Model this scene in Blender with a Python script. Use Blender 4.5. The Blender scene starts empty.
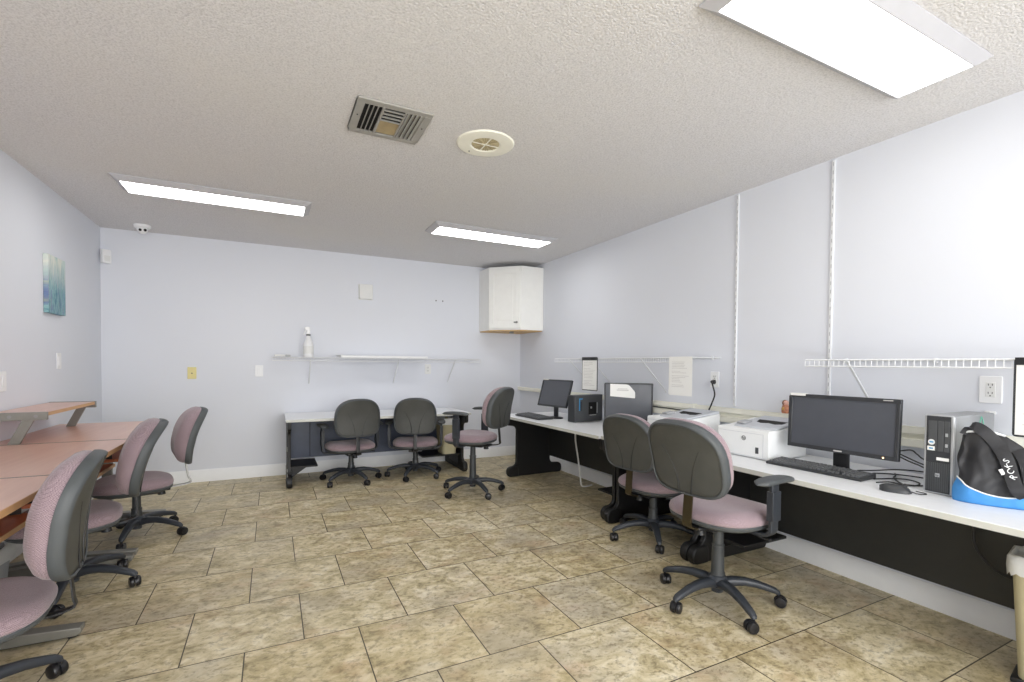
import bpy, bmesh, math, random
from math import sin, cos, pi, radians, atan2, sqrt, copysign
from mathutils import Vector, Matrix, Quaternion, noise

SC = bpy.context.scene
COL = SC.collection
rnd = random.Random(7)

# ------------------------------------------------------------------ materials
def lin(c):
    c = c / 255.0
    return c / 12.92 if c <= 0.04045 else ((c + 0.055) / 1.055) ** 2.4

def rgb(*c):
    return (lin(c[0]), lin(c[1]), lin(c[2]), 1.0)

class NT:
    def __init__(s, m):
        s.nt = m.node_tree; s.n = s.nt.nodes; s.b = s.n['Principled BSDF']
    def new(s, t, **kw):
        n = s.n.new(t)
        for k, v in kw.items():
            if k in n.inputs: n.inputs[k].default_value = v
            else: setattr(n, k, v)
        return n
    def link(s, a, b):
        s.nt.links.new(a, b)
    def coords(s, scale=(1, 1, 1), loc=(0, 0, 0), src='Object'):
        tc = s.new('ShaderNodeTexCoord'); mp = s.new('ShaderNodeMapping')
        mp.inputs['Scale'].default_value = scale; mp.inputs['Location'].default_value = loc
        s.link(tc.outputs[src], mp.inputs['Vector']); return mp.outputs['Vector']
    def noise(s, vec, scale=5, detail=3, rough=.55):
        n = s.new('ShaderNodeTexNoise'); n.inputs['Scale'].default_value = scale
        n.inputs['Detail'].default_value = detail; n.inputs['Roughness'].default_value = rough
        s.link(vec, n.inputs['Vector']); return n
    def ramp(s, fac, stops):
        r = s.new('ShaderNodeValToRGB'); e = r.color_ramp.elements
        while len(e) < len(stops): e.new(0.5)
        for el, (p, c) in zip(e, stops): el.position = p; el.color = c
        s.link(fac, r.inputs['Fac']); return r.outputs['Color']
    def mix(s, fac, a, b, mode='MIX'):
        m = s.new('ShaderNodeMix'); m.data_type = 'RGBA'; m.blend_type = mode
        for i, v in ((0, fac), (6, a), (7, b)):
            if isinstance(v, (int, float, tuple)): m.inputs[i].default_value = v
            else: s.link(v, m.inputs[i])
        return m.outputs[2]
    def bump(s, h, strength=.2, dist=.01):
        b = s.new('ShaderNodeBump'); b.inputs['Strength'].default_value = strength; b.inputs['Distance'].default_value = dist
        s.link(h, b.inputs['Height']); s.link(b.outputs['Normal'], s.b.inputs['Normal'])

def base_mat(name, rough=.5, metal=0.0, spec=.5):
    m = bpy.data.materials.new(name); m.use_nodes = True
    t = NT(m); t.b.inputs['Roughness'].default_value = rough
    t.b.inputs['Metallic'].default_value = metal; t.b.inputs['Specular IOR Level'].default_value = spec
    return m, t

def mat(name, c, rough=.5, metal=0.0, spec=.5, var=.05, scale=14, bump=0.0, bscale=200):
    m, t = base_mat(name, rough, metal, spec)
    col = rgb(*c); v = t.coords()
    n = t.noise(v, scale, 3)
    lo = tuple(x * (1 - var) for x in col[:3]) + (1,); hi = tuple(min(1, x * (1 + var)) for x in col[:3]) + (1,)
    t.link(t.ramp(n.outputs['Fac'], [(.3, lo), (.7, hi)]), t.b.inputs['Base Color'])
    if bump:
        t.bump(t.noise(v, bscale, 2).outputs['Fac'], bump, .002)
    return m

def emis(name, c, s):
    m, t = base_mat(name)
    t.b.inputs['Base Color'].default_value = (.8, .8, .8, 1)
    t.b.inputs['Emission Color'].default_value = c; t.b.inputs['Emission Strength'].default_value = s
    return m

M = {}
def wall_mat(name, c):
    m, t = base_mat(name, .85, 0, .25)
    v = t.coords(); col = rgb(*c)
    n = t.noise(v, 1.3, 2)
    lo = tuple(x * .98 for x in col[:3]) + (1,)
    t.link(t.ramp(n.outputs['Fac'], [(.3, lo), (.7, col)]), t.b.inputs['Base Color'])
    t.bump(t.noise(v, 160, 3).outputs['Fac'], .06, .003)
    return m
M['wall'] = wall_mat('wall_paint', (224, 227, 234))

def ceiling_mat():
    m, t = base_mat('popcorn_ceiling', .95, 0, .1)
    v = t.coords()
    n1 = t.noise(v, 120, 4, .65)
    vo = t.new('ShaderNodeTexVoronoi'); vo.inputs['Scale'].default_value = 110; t.link(v, vo.inputs['Vector'])
    add = t.new('ShaderNodeMath', operation='SUBTRACT'); t.link(n1.outputs['Fac'], add.inputs[0]); t.link(vo.outputs['Distance'], add.inputs[1])
    c = t.ramp(n1.outputs['Fac'], [(.34, rgb(200, 199, 201)), (.52, rgb(222, 221, 223)), (.75, rgb(232, 231, 233))])
    big = t.noise(v, .9, 2)
    c2 = t.mix(t.ramp(big.outputs['Fac'], [(.4, (0, 0, 0, 1)), (.75, (.35, .35, .35, 1))]), c, rgb(224, 221, 213))
    t.link(c2, t.b.inputs['Base Color'])
    t.bump(add.outputs[0], .45, .006)
    return m
M['ceil'] = ceiling_mat()

TILE = .4572
def floor_mat():
    m, t = base_mat('stone_tile_floor', .4, 0, .35)
    v = t.coords(loc=(-.125 + 4 * TILE, -2.255 + 9 * TILE, 0))
    br = t.new('ShaderNodeTexBrick'); br.offset = .5; br.offset_frequency = 2; br.squash = 1
    for k, x in (('Scale', 1.0), ('Mortar Size', .0028), ('Mortar Smooth', .2), ('Brick Width', TILE), ('Row Height', TILE), ('Bias', 0.0)):
        br.inputs[k].default_value = x
    br.inputs['Color1'].default_value = (0, 0, 0, 1); br.inputs['Color2'].default_value = (1, 1, 1, 1)
    t.link(v, br.inputs['Vector'])
    # per-tile shift of the stone pattern
    sh = t.new('ShaderNodeVectorMath', operation='MULTIPLY_ADD'); t.link(br.outputs['Color'], sh.inputs[0])
    sh.inputs[1].default_value = (7, 3, 5); t.link(v, sh.inputs[2])
    sv = t.new('ShaderNodeMapping'); sv.inputs['Scale'].default_value = (1, 1.35, 1); sv.inputs['Rotation'].default_value = (0, 0, .5)
    t.link(sh.outputs[0], sv.inputs['Vector'])
    n1 = t.noise(sv.outputs[0], 9, 7, .68); n1.inputs['Distortion'].default_value = .5
    n2 = t.noise(sv.outputs[0], 2.2, 3, .5); n3 = t.noise(sv.outputs[0], 34, 4, .7)
    c = t.ramp(n1.outputs['Fac'], [(.30, rgb(150, 138, 108)), (.43, rgb(194, 181, 144)), (.55, rgb(218, 206, 174)), (.70, rgb(236, 228, 206))])
    c = t.mix(t.ramp(n2.outputs['Fac'], [(.48, (0, 0, 0, 1)), (.68, (.6, .6, .6, 1))]), c, rgb(176, 168, 152))
    n5 = t.noise(sv.outputs[0], 4.1, 4, .6)
    c = t.mix(t.ramp(n5.outputs['Fac'], [(.55, (0, 0, 0, 1)), (.7, (.3, .3, .3, 1))]), c, rgb(186, 146, 112))
    c = t.mix(t.ramp(n3.outputs['Fac'], [(.34, (.55, .55, .55, 1)), (.5, (0, 0, 0, 1))]), c, rgb(112, 100, 74))
    tint = t.mix(br.outputs['Color'], rgb(246, 242, 233), (1, 1, 1, 1))
    c = t.mix(1.0, c, tint, 'MULTIPLY')
    # worn brown stains
    v2 = t.coords(); n4 = t.noise(v2, 1.1, 4, .6)
    c = t.mix(t.ramp(n4.outputs['Fac'], [(.56, (0, 0, 0, 1)), (.74, (.45, .45, .45, 1))]), c, rgb(122, 96, 52))
    c = t.mix(br.outputs['Fac'], c, rgb(74, 66, 52))
    t.link(c, t.b.inputs['Base Color'])
    rr = t.ramp(n1.outputs['Fac'], [(.3, (.38, .38, .38, 1)), (.7, (.5, .5, .5, 1))]); t.link(rr, t.b.inputs['Roughness'])
    inv = t.new('ShaderNodeMath', operation='MULTIPLY_ADD'); t.link(br.outputs['Fac'], inv.inputs[0]); inv.inputs[1].default_value = -1.5
    t.link(n3.outputs['Fac'], inv.inputs[2]); t.bump(inv.outputs[0], .15, .004)
    return m
M['floor'] = floor_mat()

def fabric_mat(name, c1, c2):
    m, t = base_mat(name, .95, 0, .1)
    v = t.coords()
    ch = t.new('ShaderNodeTexChecker'); ch.inputs['Scale'].default_value = 260; t.link(v, ch.inputs['Vector'])
    ch.inputs['Color1'].default_value = rgb(*c1); ch.inputs['Color2'].default_value = rgb(*c2)
    n = t.noise(v, 150, 2, .6); n2 = t.noise(v, 7, 3)
    c = t.mix(t.ramp(n.outputs['Fac'], [(.35, (0, 0, 0, 1)), (.65, (1, 1, 1, 1))]), ch.outputs['Color'], rgb(*[(a + b) / 2 for a, b in zip(c1, c2)]))
    c = t.mix(t.ramp(n2.outputs['Fac'], [(.4, (0, 0, 0, 1)), (.7, (.3, .3, .3, 1))]), c, rgb(*c1))
    t.link(c, t.b.inputs['Base Color'])
    t.bump(n.outputs['Fac'], .35, .003)
    t.b.inputs['Sheen Weight'].default_value = .3
    return m
M['fabric'] = fabric_mat('mauve_fabric', (171, 152, 157), (122, 104, 111))

def wood_mat(name, dark, light, axis='y', rough=.3, spec=.5):
    m, t = base_mat(name, rough, 0, spec)
    sc = {'y': (14, .8, 14), 'x': (.8, 14, 14), 'z': (14, 14, .8)}[axis]
    v = t.coords(scale=sc)
    n = t.noise(v, 1.6, 5, .6); n.inputs['Distortion'].default_value = .6
    t.link(t.ramp(n.outputs['Fac'], [(.3, rgb(*dark)), (.7, rgb(*light))]), t.b.inputs['Base Color'])
    return m
M['cherry'] = wood_mat('cherry_laminate', (178, 92, 52), (204, 118, 70), rough=.3, spec=.6)
M['cherrysheen'] = wood_mat('cherry_desktop_sheen', (204, 158, 140), (218, 178, 158), rough=.28, spec=1.0)  # gloss reflection on the desktops painted in as a paler cherry
M['beech'] = wood_mat('beech_edging', (186, 142, 96), (212, 172, 124), rough=.5)
M['cabwood'] = wood_mat('raw_wood', (196, 158, 104), (214, 180, 128), 'x', .6)

M['shell'] = mat('grey_shell_plastic', (72, 73, 70), .55, var=.12, scale=9, bump=.15, bscale=320)
M['rim'] = mat('dark_rim_plastic', (74, 78, 80), .5, bump=.1)
M['black'] = mat('black_plastic', (32, 33, 35), .45, bump=.08)
M['base'] = mat('charcoal_nylon', (50, 54, 60), .42, bump=.1)
M['caster'] = mat('caster_rubber', (26, 26, 29), .35)
M['upright'] = mat('bronzed_steel', (66, 58, 38), .4, .5)
M['steel'] = mat('grey_steel', (150, 150, 148), .35, .8)
M['pole'] = mat('painted_column', (66, 69, 71), .4, .2)
M['deskwhite'] = mat('grey_white_laminate', (238, 240, 242), .35, var=.02, scale=30)
M['deskedge'] = mat('laminate_edge', (206, 207, 200), .45, var=.03)
M['deskblack'] = mat('black_desk_paint', (20, 20, 21), .5, var=.1, bump=.1)
M['panel'] = mat('black_panel', (37, 38, 37), .45, var=.1)
M['panelsheen'] = mat('black_panel_sheen', (56, 66, 88), .4, var=.1)  # black panel with its bluish light reflection painted into the colour
M['white'] = mat('white_plastic', (238, 239, 240), .4, var=.015)
M['offwhite'] = mat('offwhite_plastic', (228, 229, 227), .45, var=.02)
M['cream'] = mat('cream_plastic', (246, 245, 232), .5, var=.03)
M['paleyellow'] = mat('ivory_plastic', (226, 214, 150), .5, var=.03)
M['trim'] = mat('white_trim_paint', (240, 241, 241), .5, var=.015)
M['cab'] = mat('white_cabinet_paint', (240, 240, 236), .45, var=.015)
M['wire'] = mat('white_coated_wire', (226, 228, 230), .4, var=.02)
M['bracketgrey'] = mat('grey_bracket_paint', (170, 172, 174), .45, var=.03)
M['fixture'] = mat('white_fixture_metal', (186, 186, 190), .45, var=.02)
M['lens'] = emis('lit_lens', (1.0, .99, .975, 1), 5.8)
M['lensnear'] = emis('lit_lens_dimmed', (1.0, .99, .975, 1), 4.2)  # set dimmer than the other lamps to keep the nearby wall darker
M['ventgrey'] = mat('grey_vent_paint', (160, 158, 152), .5, var=.06)
M['dark'] = mat('dark_cavity', (18, 17, 16), .8)
M['tan'] = mat('tan_damper', (168, 150, 112), .5, var=.15)
M['grille'] = mat('brown_grille', (200, 190, 156), .6, var=.1)
M['grilledark'] = mat('dark_grille', (172, 160, 126), .6)
M['silvercase'] = mat('grey_steel_case', (150, 152, 154), .4, .2, var=.03)
M['screen'] = mat('dark_screen', (76, 79, 86), .3, var=.04, spec=.6)
M['bezel'] = mat('black_bezel', (52, 54, 57), .4, var=.05)
M['pccase'] = mat('dark_grey_case', (76, 78, 80), .4, var=.05)
M['silver'] = mat('silver_case', (186, 188, 190), .35, .3, var=.03)
M['key'] = mat('key_plastic', (52, 54, 56), .45)
M['keylegend'] = mat('grey_key_top', (96, 98, 100), .4)
M['paper'] = mat('white_paper', (240, 240, 236), .8, var=.01)
M['ink'] = mat('grey_ink', (190, 188, 186), .8)
M['inkdark'] = mat('dark_ink', (92, 92, 92), .8)
M['bluestrip'] = mat('blue_sticker', (70, 150, 200), .4)
M['blue'] = mat('blue_nylon', (66, 142, 208), .55, var=.08, scale=25, bump=.2, bscale=60)
M['nylon'] = mat('black_nylon', (32, 32, 35), .55, var=.2, scale=12, bump=.25, bscale=70)
M['piping'] = mat('white_piping', (228, 230, 230), .5)
M['green'] = mat('green_print', (98, 190, 160), .5)
M['metalfoot'] = mat('olive_grey_metal', (138, 137, 130), .38, .35, var=.06)
M['darkmetal'] = mat('dark_metal', (58, 56, 54), .45, .3)
M['beige'] = mat('beige_bin_plastic', (200, 192, 158), .5, var=.03)
M['liner'] = mat('white_bag_film', (226, 228, 228), .35, var=.03, bump=.5, bscale=40)
M['printerwhite'] = mat('printer_white', (238, 240, 240), .4, var=.01)
M['printergrey'] = mat('printer_grey', (196, 200, 206), .45, var=.03)
M['amber'] = emis('amber_led', (1.0, .55, .15, 1), 2.5)
M['orange'] = mat('orange_glaze', (186, 126, 98), .5, var=.35, scale=60)
M['brownglaze'] = mat('brown_glaze', (128, 82, 60), .5, var=.3, scale=60)
M['pink'] = mat('pink_glaze', (224, 176, 160), .5, var=.2, scale=60)
M['yellowglaze'] = mat('yellow_glaze', (212, 170, 88), .5, var=.2, scale=60)
M['cordblack'] = mat('black_cord', (30, 30, 32), .5)
M['cordwhite'] = mat('white_cord', (222, 222, 218), .5)

def painting_mat():
    m, t = base_mat('abstract_painting', .7)
    v = t.coords(scale=(1, 40, 5)); n = t.noise(v, 1.0, 5, .7)
    v2 = t.coords(); sep = t.new('ShaderNodeSeparateXYZ'); t.link(v2, sep.inputs[0])
    c = t.ramp(n.outputs['Fac'], [(.3, rgb(62, 84, 128)), (.42, rgb(84, 134, 152)), (.5, rgb(146, 186, 186)), (.58, rgb(104, 122, 166)), (.68, rgb(176, 186, 150))])
    mr = t.new('ShaderNodeMapRange'); mr.inputs['From Min'].default_value = -.02; mr.inputs['From Max'].default_value = .2
    ad = t.new('ShaderNodeMath', operation='MULTIPLY_ADD'); t.link(n.outputs['Fac'], ad.inputs[0]); ad.inputs[1].default_value = .3; t.link(sep.outputs['Z'], ad.inputs[2])
    sb = t.new('ShaderNodeMath', operation='SUBTRACT'); t.link(ad.outputs[0], sb.inputs[0]); sb.inputs[1].default_value = .14
    t.link(sb.outputs[0], mr.inputs['Value'])
    n2 = t.noise(t.coords(scale=(1, 9, 3)), 1.0, 3)
    pale = t.ramp(n2.outputs['Fac'], [(.35, rgb(150, 190, 188)), (.5, rgb(222, 224, 214)), (.65, rgb(196, 214, 210))])
    t.link(t.mix(mr.outputs[0], c, pale), t.b.inputs['Base Color'])
    return m
M['painting'] = painting_mat()

# ------------------------------------------------------------------ mesh builder
class B:
    def __init__(s): s.bm = bmesh.new()
    def face(s, vs):
        try: s.bm.faces.new(vs)
        except ValueError: pass
    def box(s, x0, x1, y0, y1, z0, z1):
        v = [s.bm.verts.new((x, y, z)) for z in (z0, z1) for y in (y0, y1) for x in (x0, x1)]
        for f in ((0, 2, 3, 1), (4, 5, 7, 6), (0, 1, 5, 4), (1, 3, 7, 5), (3, 2, 6, 7), (2, 0, 4, 6)): s.face([v[i] for i in f])
        return s
    def obox(s, c, size, q=None):
        hx, hy, hz = [a / 2 for a in size]; q = q or Matrix.Identity(3); c = Vector(c)
        v = [s.bm.verts.new(c + q @ Vector((x, y, z))) for z in (-hz, hz) for y in (-hy, hy) for x in (-hx, hx)]
        for f in ((0, 2, 3, 1), (4, 5, 7, 6), (0, 1, 5, 4), (1, 3, 7, 5), (3, 2, 6, 7), (2, 0, 4, 6)): s.face([v[i] for i in f])
        return s
    def loft(s, rings, cap0=True, cap1=True, closed=True):
        R_ = [[s.bm.verts.new(p) for p in r] for r in rings]; n = len(R_[0])
        for a, b in zip(R_, R_[1:]):
            for i in range(n if closed else n - 1):
                j = (i + 1) % n; s.face([a[i], a[j], b[j], b[i]])
        if cap0: s.face(R_[0][::-1])
        if cap1: s.face(R_[-1])
        return s
    def cyl(s, p0, p1, r0, r1=None, n=18):
        p0, p1 = Vector(p0), Vector(p1); r1 = r0 if r1 is None else r1
        d = (p1 - p0).normalized(); a = d.orthogonal().normalized(); b = d.cross(a)
        ring = lambda p, r: [p + (a * cos(2 * pi * i / n) + b * sin(2 * pi * i / n)) * r for i in range(n)]
        return s.loft([ring(p0, r0), ring(p1, r1)])
    def lathe(s, prof, c=(0, 0, 0), n=28, axis='z'):
        c = Vector(c); rings = []
        for r, h in prof:
            rr = max(r, 1e-4); ring = []
            for i in range(n):
                a = 2 * pi * i / n
                v = {'z': Vector((rr * cos(a), rr * sin(a), h)), 'y': Vector((rr * cos(a), h, -rr * sin(a))), 'x': Vector((h, rr * cos(a), rr * sin(a)))}[axis]
                ring.append(c + v)
            rings.append(ring)
        return s.loft(rings)
    def tube(s, pts, r, n=8, closed=False):
        pts = [Vector(p) for p in pts]; m = len(pts); rings = []; prev = None
        for i, p in enumerate(pts):
            d = (pts[(i + 1) % m] - pts[i - 1]) if closed else (pts[min(i + 1, m - 1)] - pts[max(i - 1, 0)])
            d.normalize()
            if prev is None: a = d.orthogonal().normalized()
            else:
                a = prev - d * prev.dot(d)
                a = a.normalized() if a.length > 1e-6 else d.orthogonal().normalized()
            prev = a; b = d.cross(a); rr = r[i] if isinstance(r, (list, tuple)) else r
            rings.append([p + (a * cos(2 * pi * k / n) + b * sin(2 * pi * k / n)) * rr for k in range(n)])
        if closed: rings.append(rings[0]); return s.loft(rings, False, False)
        return s.loft(rings)
    def strip(s, pts, side, w, t):
        """flat band along pts; side = width direction; w width (or list); t thickness"""
        pts = [Vector(p) for p in pts]; m = len(pts); rings = []
        for i, p in enumerate(pts):
            d = (pts[min(i + 1, m - 1)] - pts[max(i - 1, 0)]).normalized()
            sd = Vector(side[i] if isinstance(side, list) else side); sd = (sd - d * sd.dot(d)).normalized(); nn = d.cross(sd)
            ww = (w[i] if isinstance(w, (list, tuple)) else w) / 2; tt = (t[i] if isinstance(t, (list, tuple)) else t) / 2
            k = .75
            rings.append([p + sd * a * ww + nn * b * tt for a, b in ((-1, -k), (-k, -1), (k, -1), (1, -k), (1, k), (k, 1), (-k, 1), (-1, k))])
        return s.loft(rings)
    def prism(s, poly, plane, d0, d1):
        f = {'xz': lambda a, b, d: (a, d, b), 'xy': lambda a, b, d: (a, b, d), 'yz': lambda a, b, d: (d, a, b)}[plane]
        return s.loft([[Vector(f(a, b, d0)) for a, b in poly], [Vector(f(a, b, d1)) for a, b in poly]])
    def sphere(s, c, r, sc=(1, 1, 1), u=20, v=12):
        mtx = Matrix.Translation(c) @ Matrix.Diagonal((sc[0], sc[1], sc[2], 1))
        bmesh.ops.create_uvsphere(s.bm, u_segments=u, v_segments=v, radius=r, matrix=mtx); return s
    def xform(s, mtx):
        bmesh.ops.transform(s.bm, matrix=mtx, verts=s.bm.verts); return s

def roundpoly(pts, seg=5):
    out = []; n = len(pts)
    for i, (x, y, r) in enumerate(pts):
        p = Vector((x, y)); a = Vector(pts[i - 1][:2]) - p; b = Vector(pts[(i + 1) % n][:2]) - p
        if r <= 0: out.append((x, y)); continue
        la, lb = a.length, b.length; a.normalize(); b.normalize()
        ang = a.angle(b)
        if abs(ang - pi) < .03: out.append((x, y)); continue
        d = min(r / math.tan(ang / 2), la * .49, lb * .49); rr = d * math.tan(ang / 2)
        c = p + (a + b).normalized() * (rr / sin(ang / 2))
        t0 = p + a * d - c; t1 = p + b * d - c
        a0 = atan2(t0.y, t0.x); da = atan2(t1.y, t1.x) - a0
        while da > pi: da -= 2 * pi
        while da < -pi: da += 2 * pi
        for k in range(seg + 1):
            an = a0 + da * k / seg; out.append((c.x + rr * cos(an), c.y + rr * sin(an)))
    return out

def part(name, b, m, parent=None, loc=(0, 0, 0), rot=(0, 0, 0), bevel=0.0, seg=2, smooth=35, label=None):
    bm = b.bm if isinstance(b, B) else b
    bmesh.ops.remove_doubles(bm, verts=bm.verts, dist=1e-5)
    bmesh.ops.recalc_face_normals(bm, faces=bm.faces)
    me = bpy.data.meshes.new(name); bm.to_mesh(me); bm.free()
    me.materials.append(M[m] if isinstance(m, str) else m)
    if smooth:
        for p in me.polygons: p.use_smooth = True
        me.set_sharp_from_angle(angle=radians(smooth))
    o = bpy.data.objects.new(name, me); COL.objects.link(o)
    o.location = loc; o.rotation_euler = rot
    if parent: o.parent = parent
    if bevel:
        md = o.modifiers.new('bevel', 'BEVEL'); md.width = bevel; md.segments = seg; md.limit_method = 'ANGLE'; md.angle_limit = radians(40)
        md.harden_normals = False
    if label: o['label'] = label
    return o

def tag(o, label, cat, group=None):
    o['label'] = label; o['category'] = cat
    if group: o['group'] = group
    return o

def thing(name, label, cat, loc=(0, 0, 0), rz=0.0, group=None):
    o = bpy.data.objects.new(name, None); COL.objects.link(o); o.empty_display_size = .1
    o.location = loc; o.rotation_euler = (0, 0, rz)
    return tag(o, label, cat, group)

def struct(name, b, m, **k):
    o = part(name, b, m, **k); o['kind'] = 'structure'; return o

def copy_tree(o, parent=None):
    c = o.copy(); COL.objects.link(c)
    if parent is not None: c.parent = parent
    for ch in [x for x in bpy.data.objects if x.parent == o]: copy_tree(ch, c)
    return c

def text_b(body, size, depth=.0006):
    cu = bpy.data.curves.new('t', 'FONT'); cu.body = body; cu.size = size; cu.align_x = 'CENTER'; cu.align_y = 'CENTER'; cu.extrude = depth
    o = bpy.data.objects.new('t', cu); COL.objects.link(o)
    dg = bpy.context.evaluated_depsgraph_get(); dg.update()
    me = bpy.data.meshes.new_from_object(o.evaluated_get(dg))
    b = B(); b.bm.from_mesh(me); bpy.data.objects.remove(o); bpy.data.curves.remove(cu); bpy.data.meshes.remove(me)
    return b

def smoothpath(pts, k=6):
    """Catmull-Rom through points"""
    P = [Vector(p) for p in pts]; out = []
    for i in range(len(P) - 1):
        p0 = P[max(i - 1, 0)]; p1 = P[i]; p2 = P[i + 1]; p3 = P[min(i + 2, len(P) - 1)]
        for j in range(k):
            t = j / k
            out.append(.5 * ((2 * p1) + (p2 - p0) * t + (2 * p0 - 5 * p1 + 4 * p2 - p3) * t * t + (3 * p1 - p0 - 3 * p2 + p3) * t ** 3))
    out.append(P[-1]); return out

# ------------------------------------------------------------------ room
XL, XR, D, H, Y0 = -1.415, 2.97, 5.685, 2.44, -2.2
struct('floor', B().box(XL - .1, XR + .1, Y0 - .1, D + .1, -.1, 0), 'floor', smooth=0)
struct('ceiling', B().box(XL - .1, XR + .1, Y0 - .1, D + .1, H, H + .1), 'ceil', smooth=0)
struct('wall_back', B().box(XL - .1, XR + .1, D, D + .1, 0, H), 'wall', smooth=0)
struct('wall_left', B().box(XL - .1, XL, Y0, D, 0, H), 'wall', smooth=0)
struct('wall_right', B().box(XR, XR + .1, Y0, D, 0, H), 'wall', smooth=0)
struct('wall_front', B().box(XL - .1, XR + .1, Y0 - .1, Y0, 0, H), 'wall', smooth=0)
wb = B(); wx0, wx1, wz0, wz1 = -1.05, 2.61, .28, 2.22  # made-up window on the unseen front wall, added around the fill light
for x0, x1, z0, z1 in ((wx0, wx1, wz0, wz0 + .06), (wx0, wx1, wz1 - .06, wz1), (wx0, wx0 + .06, wz0, wz1), (wx1 - .06, wx1, wz0, wz1), (.15, .19, wz0, wz1), (1.37, 1.41, wz0, wz1)): wb.box(x0, x1, Y0, Y0 + .04, z0, z1)
struct('added_window_frame', wb, 'trim', smooth=0)
struct('added_window_pane', B().box(wx0 + .06, wx1 - .06, Y0 + .001, Y0 + .008, wz0 + .06, wz1 - .06), 'white', smooth=0)
def baseboard(name, a, b, nrm):
    a, b, nrm = Vector(a), Vector(b), Vector(nrm)
    prof = [(0, 0), (.014, 0), (.014, .095), (.010, .102), (.010, .112), (.004, .122), (0, .122)]
    struct(name, B().loft([[p + nrm * x + Vector((0, 0, z)) for x, z in prof] for p in (a, b)]), 'trim')
baseboard('baseboard_back', (XL, D, 0), (XR, D, 0), (0, -1, 0))
baseboard('baseboard_left', (XL, Y0, 0), (XL, D - .015, 0), (1, 0, 0))
baseboard('baseboard_right', (XR, Y0, 0), (XR, D - .015, 0), (-1, 0, 0))

# ------------------------------------------------------------------ ceiling fittings
def ceiling_light(x0, y0, label, lens='lens'):
    t = thing('ceiling_light', label, 'ceiling light', (x0 + .615, y0 + .17, H), 0, 'long ceiling lights')
    L, W = 1.225 / 2, .17; l2, w2 = L - .045, W - .042; dz = -.036
    def rect(a, b, z): return [Vector((-a, -b, z)), Vector((a, -b, z)), Vector((a, b, z)), Vector((-a, b, z))]
    b = B().loft([rect(L, W, -.001), rect(L, W, -.008), rect(l2 + .004, w2 + .004, dz), rect(l2, w2, dz), rect(l2, w2, dz + .01)], True, False)
    part('housing', b, 'fixture', t, smooth=0)
    part('lens', B().box(-l2, l2, -w2, w2, dz + .004, dz + .009), lens, t, smooth=0)
    return t
ceiling_light(-.952, 4.0, 'lit long white ceiling light over the left half of the back wall')
ceiling_light(1.265, 4.01, 'lit long white ceiling light in front of the white corner cabinet')
ceiling_light(1.30, .862, 'large lit white ceiling light nearest the camera, at the upper right', 'lensnear')

def vent():
    t = thing('ceiling_vent', 'square grey metal air vent with louvres in the textured ceiling', 'vent', (.537, 2.486, H))
    s, i = .18, .142
    b = B()
    for x0, x1, y0, y1 in ((-s, s, -s, -i), (-s, s, i, s), (-s, -i, -i, i), (i, s, -i, i)): b.box(x0, x1, y0, y1, -.012, 0)
    part('frame', b, 'ventgrey', t, bevel=.004)
    part('duct_opening', B().box(-i, i, -i, i, -.0025, -.0005), 'dark', t, smooth=0)
    for k in range(4):
        x = -.122 + k * .021
        part('slat', B().obox((x, 0, -.009), (.003, 2 * i, .013), Matrix.Rotation(radians(6), 3, 'Y')), 'ventgrey', t, smooth=0)
    for k in range(4):
        y = -.115 + k * .034
        part('slat', B().obox((0, y, -.009), (.10, .003, .010), Matrix.Rotation(radians(-20), 3, 'X')), 'ventgrey', t, smooth=0)
    part('damper', B().obox((0, .065, -.006), (.10, .12, .002), Matrix.Rotation(radians(-3), 3, 'X')), 'tan', t, smooth=0, label='tan damper plate')
    for x in (-.053, .053): part('divider', B().box(x - .004, x + .004, -i, i, -.014, -.003), 'ventgrey', t, smooth=0)
    for k in range(4):
        x = .07 + k * .021
        part('slat', B().obox((x, 0, -.009), (.0035, 2 * i, .022), Matrix.Rotation(radians(62), 3, 'Y')), 'ventgrey', t, smooth=0)
    for x in (-.161, .161): part('screw', B().cyl((x, -.02, -.0135), (x, -.02, -.011), .004, n=10), 'dark', t)
vent()

def speaker():
    t = thing('ceiling_speaker', 'round cream ceiling speaker with a brown centre grille, beside the air vent', 'speaker', (1.068, 2.487, H)); t.scale = (1.09, 1.09, .75)
    part('rim', B().lathe([(.0, -.004), (.07, -.004), (.078, -.012), (.12, -.013), (.142, -.009), (.148, 0), (.0, 0)], n=48), 'cream', t)
    part('grille', B().lathe([(0, -.0075), (.068, -.0065), (.073, -.004), (0, -.004)], n=40), 'grille', t)
    b = B()
    for k in range(16):
        a = k * pi / 16
        if k % 4 == 0: continue
        for sg in (-1, 1): b.obox((sg * .045 * cos(a), sg * .045 * sin(a), -.0085), (.046, .0035, .003), Matrix.Rotation(a, 3, 'Z'))
    part('vane', b, 'grilledark', t, smooth=0)
    part('cross_bar', B().obox((0, 0, -.009), (.145, .006, .003)).obox((0, 0, -.009), (.006, .145, .003)), 'cream', t, smooth=0)
    part('screw', B().cyl((-.05, .10, -.0145), (-.05, .10, -.012), .004, n=10), 'dark', t)
speaker()

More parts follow.
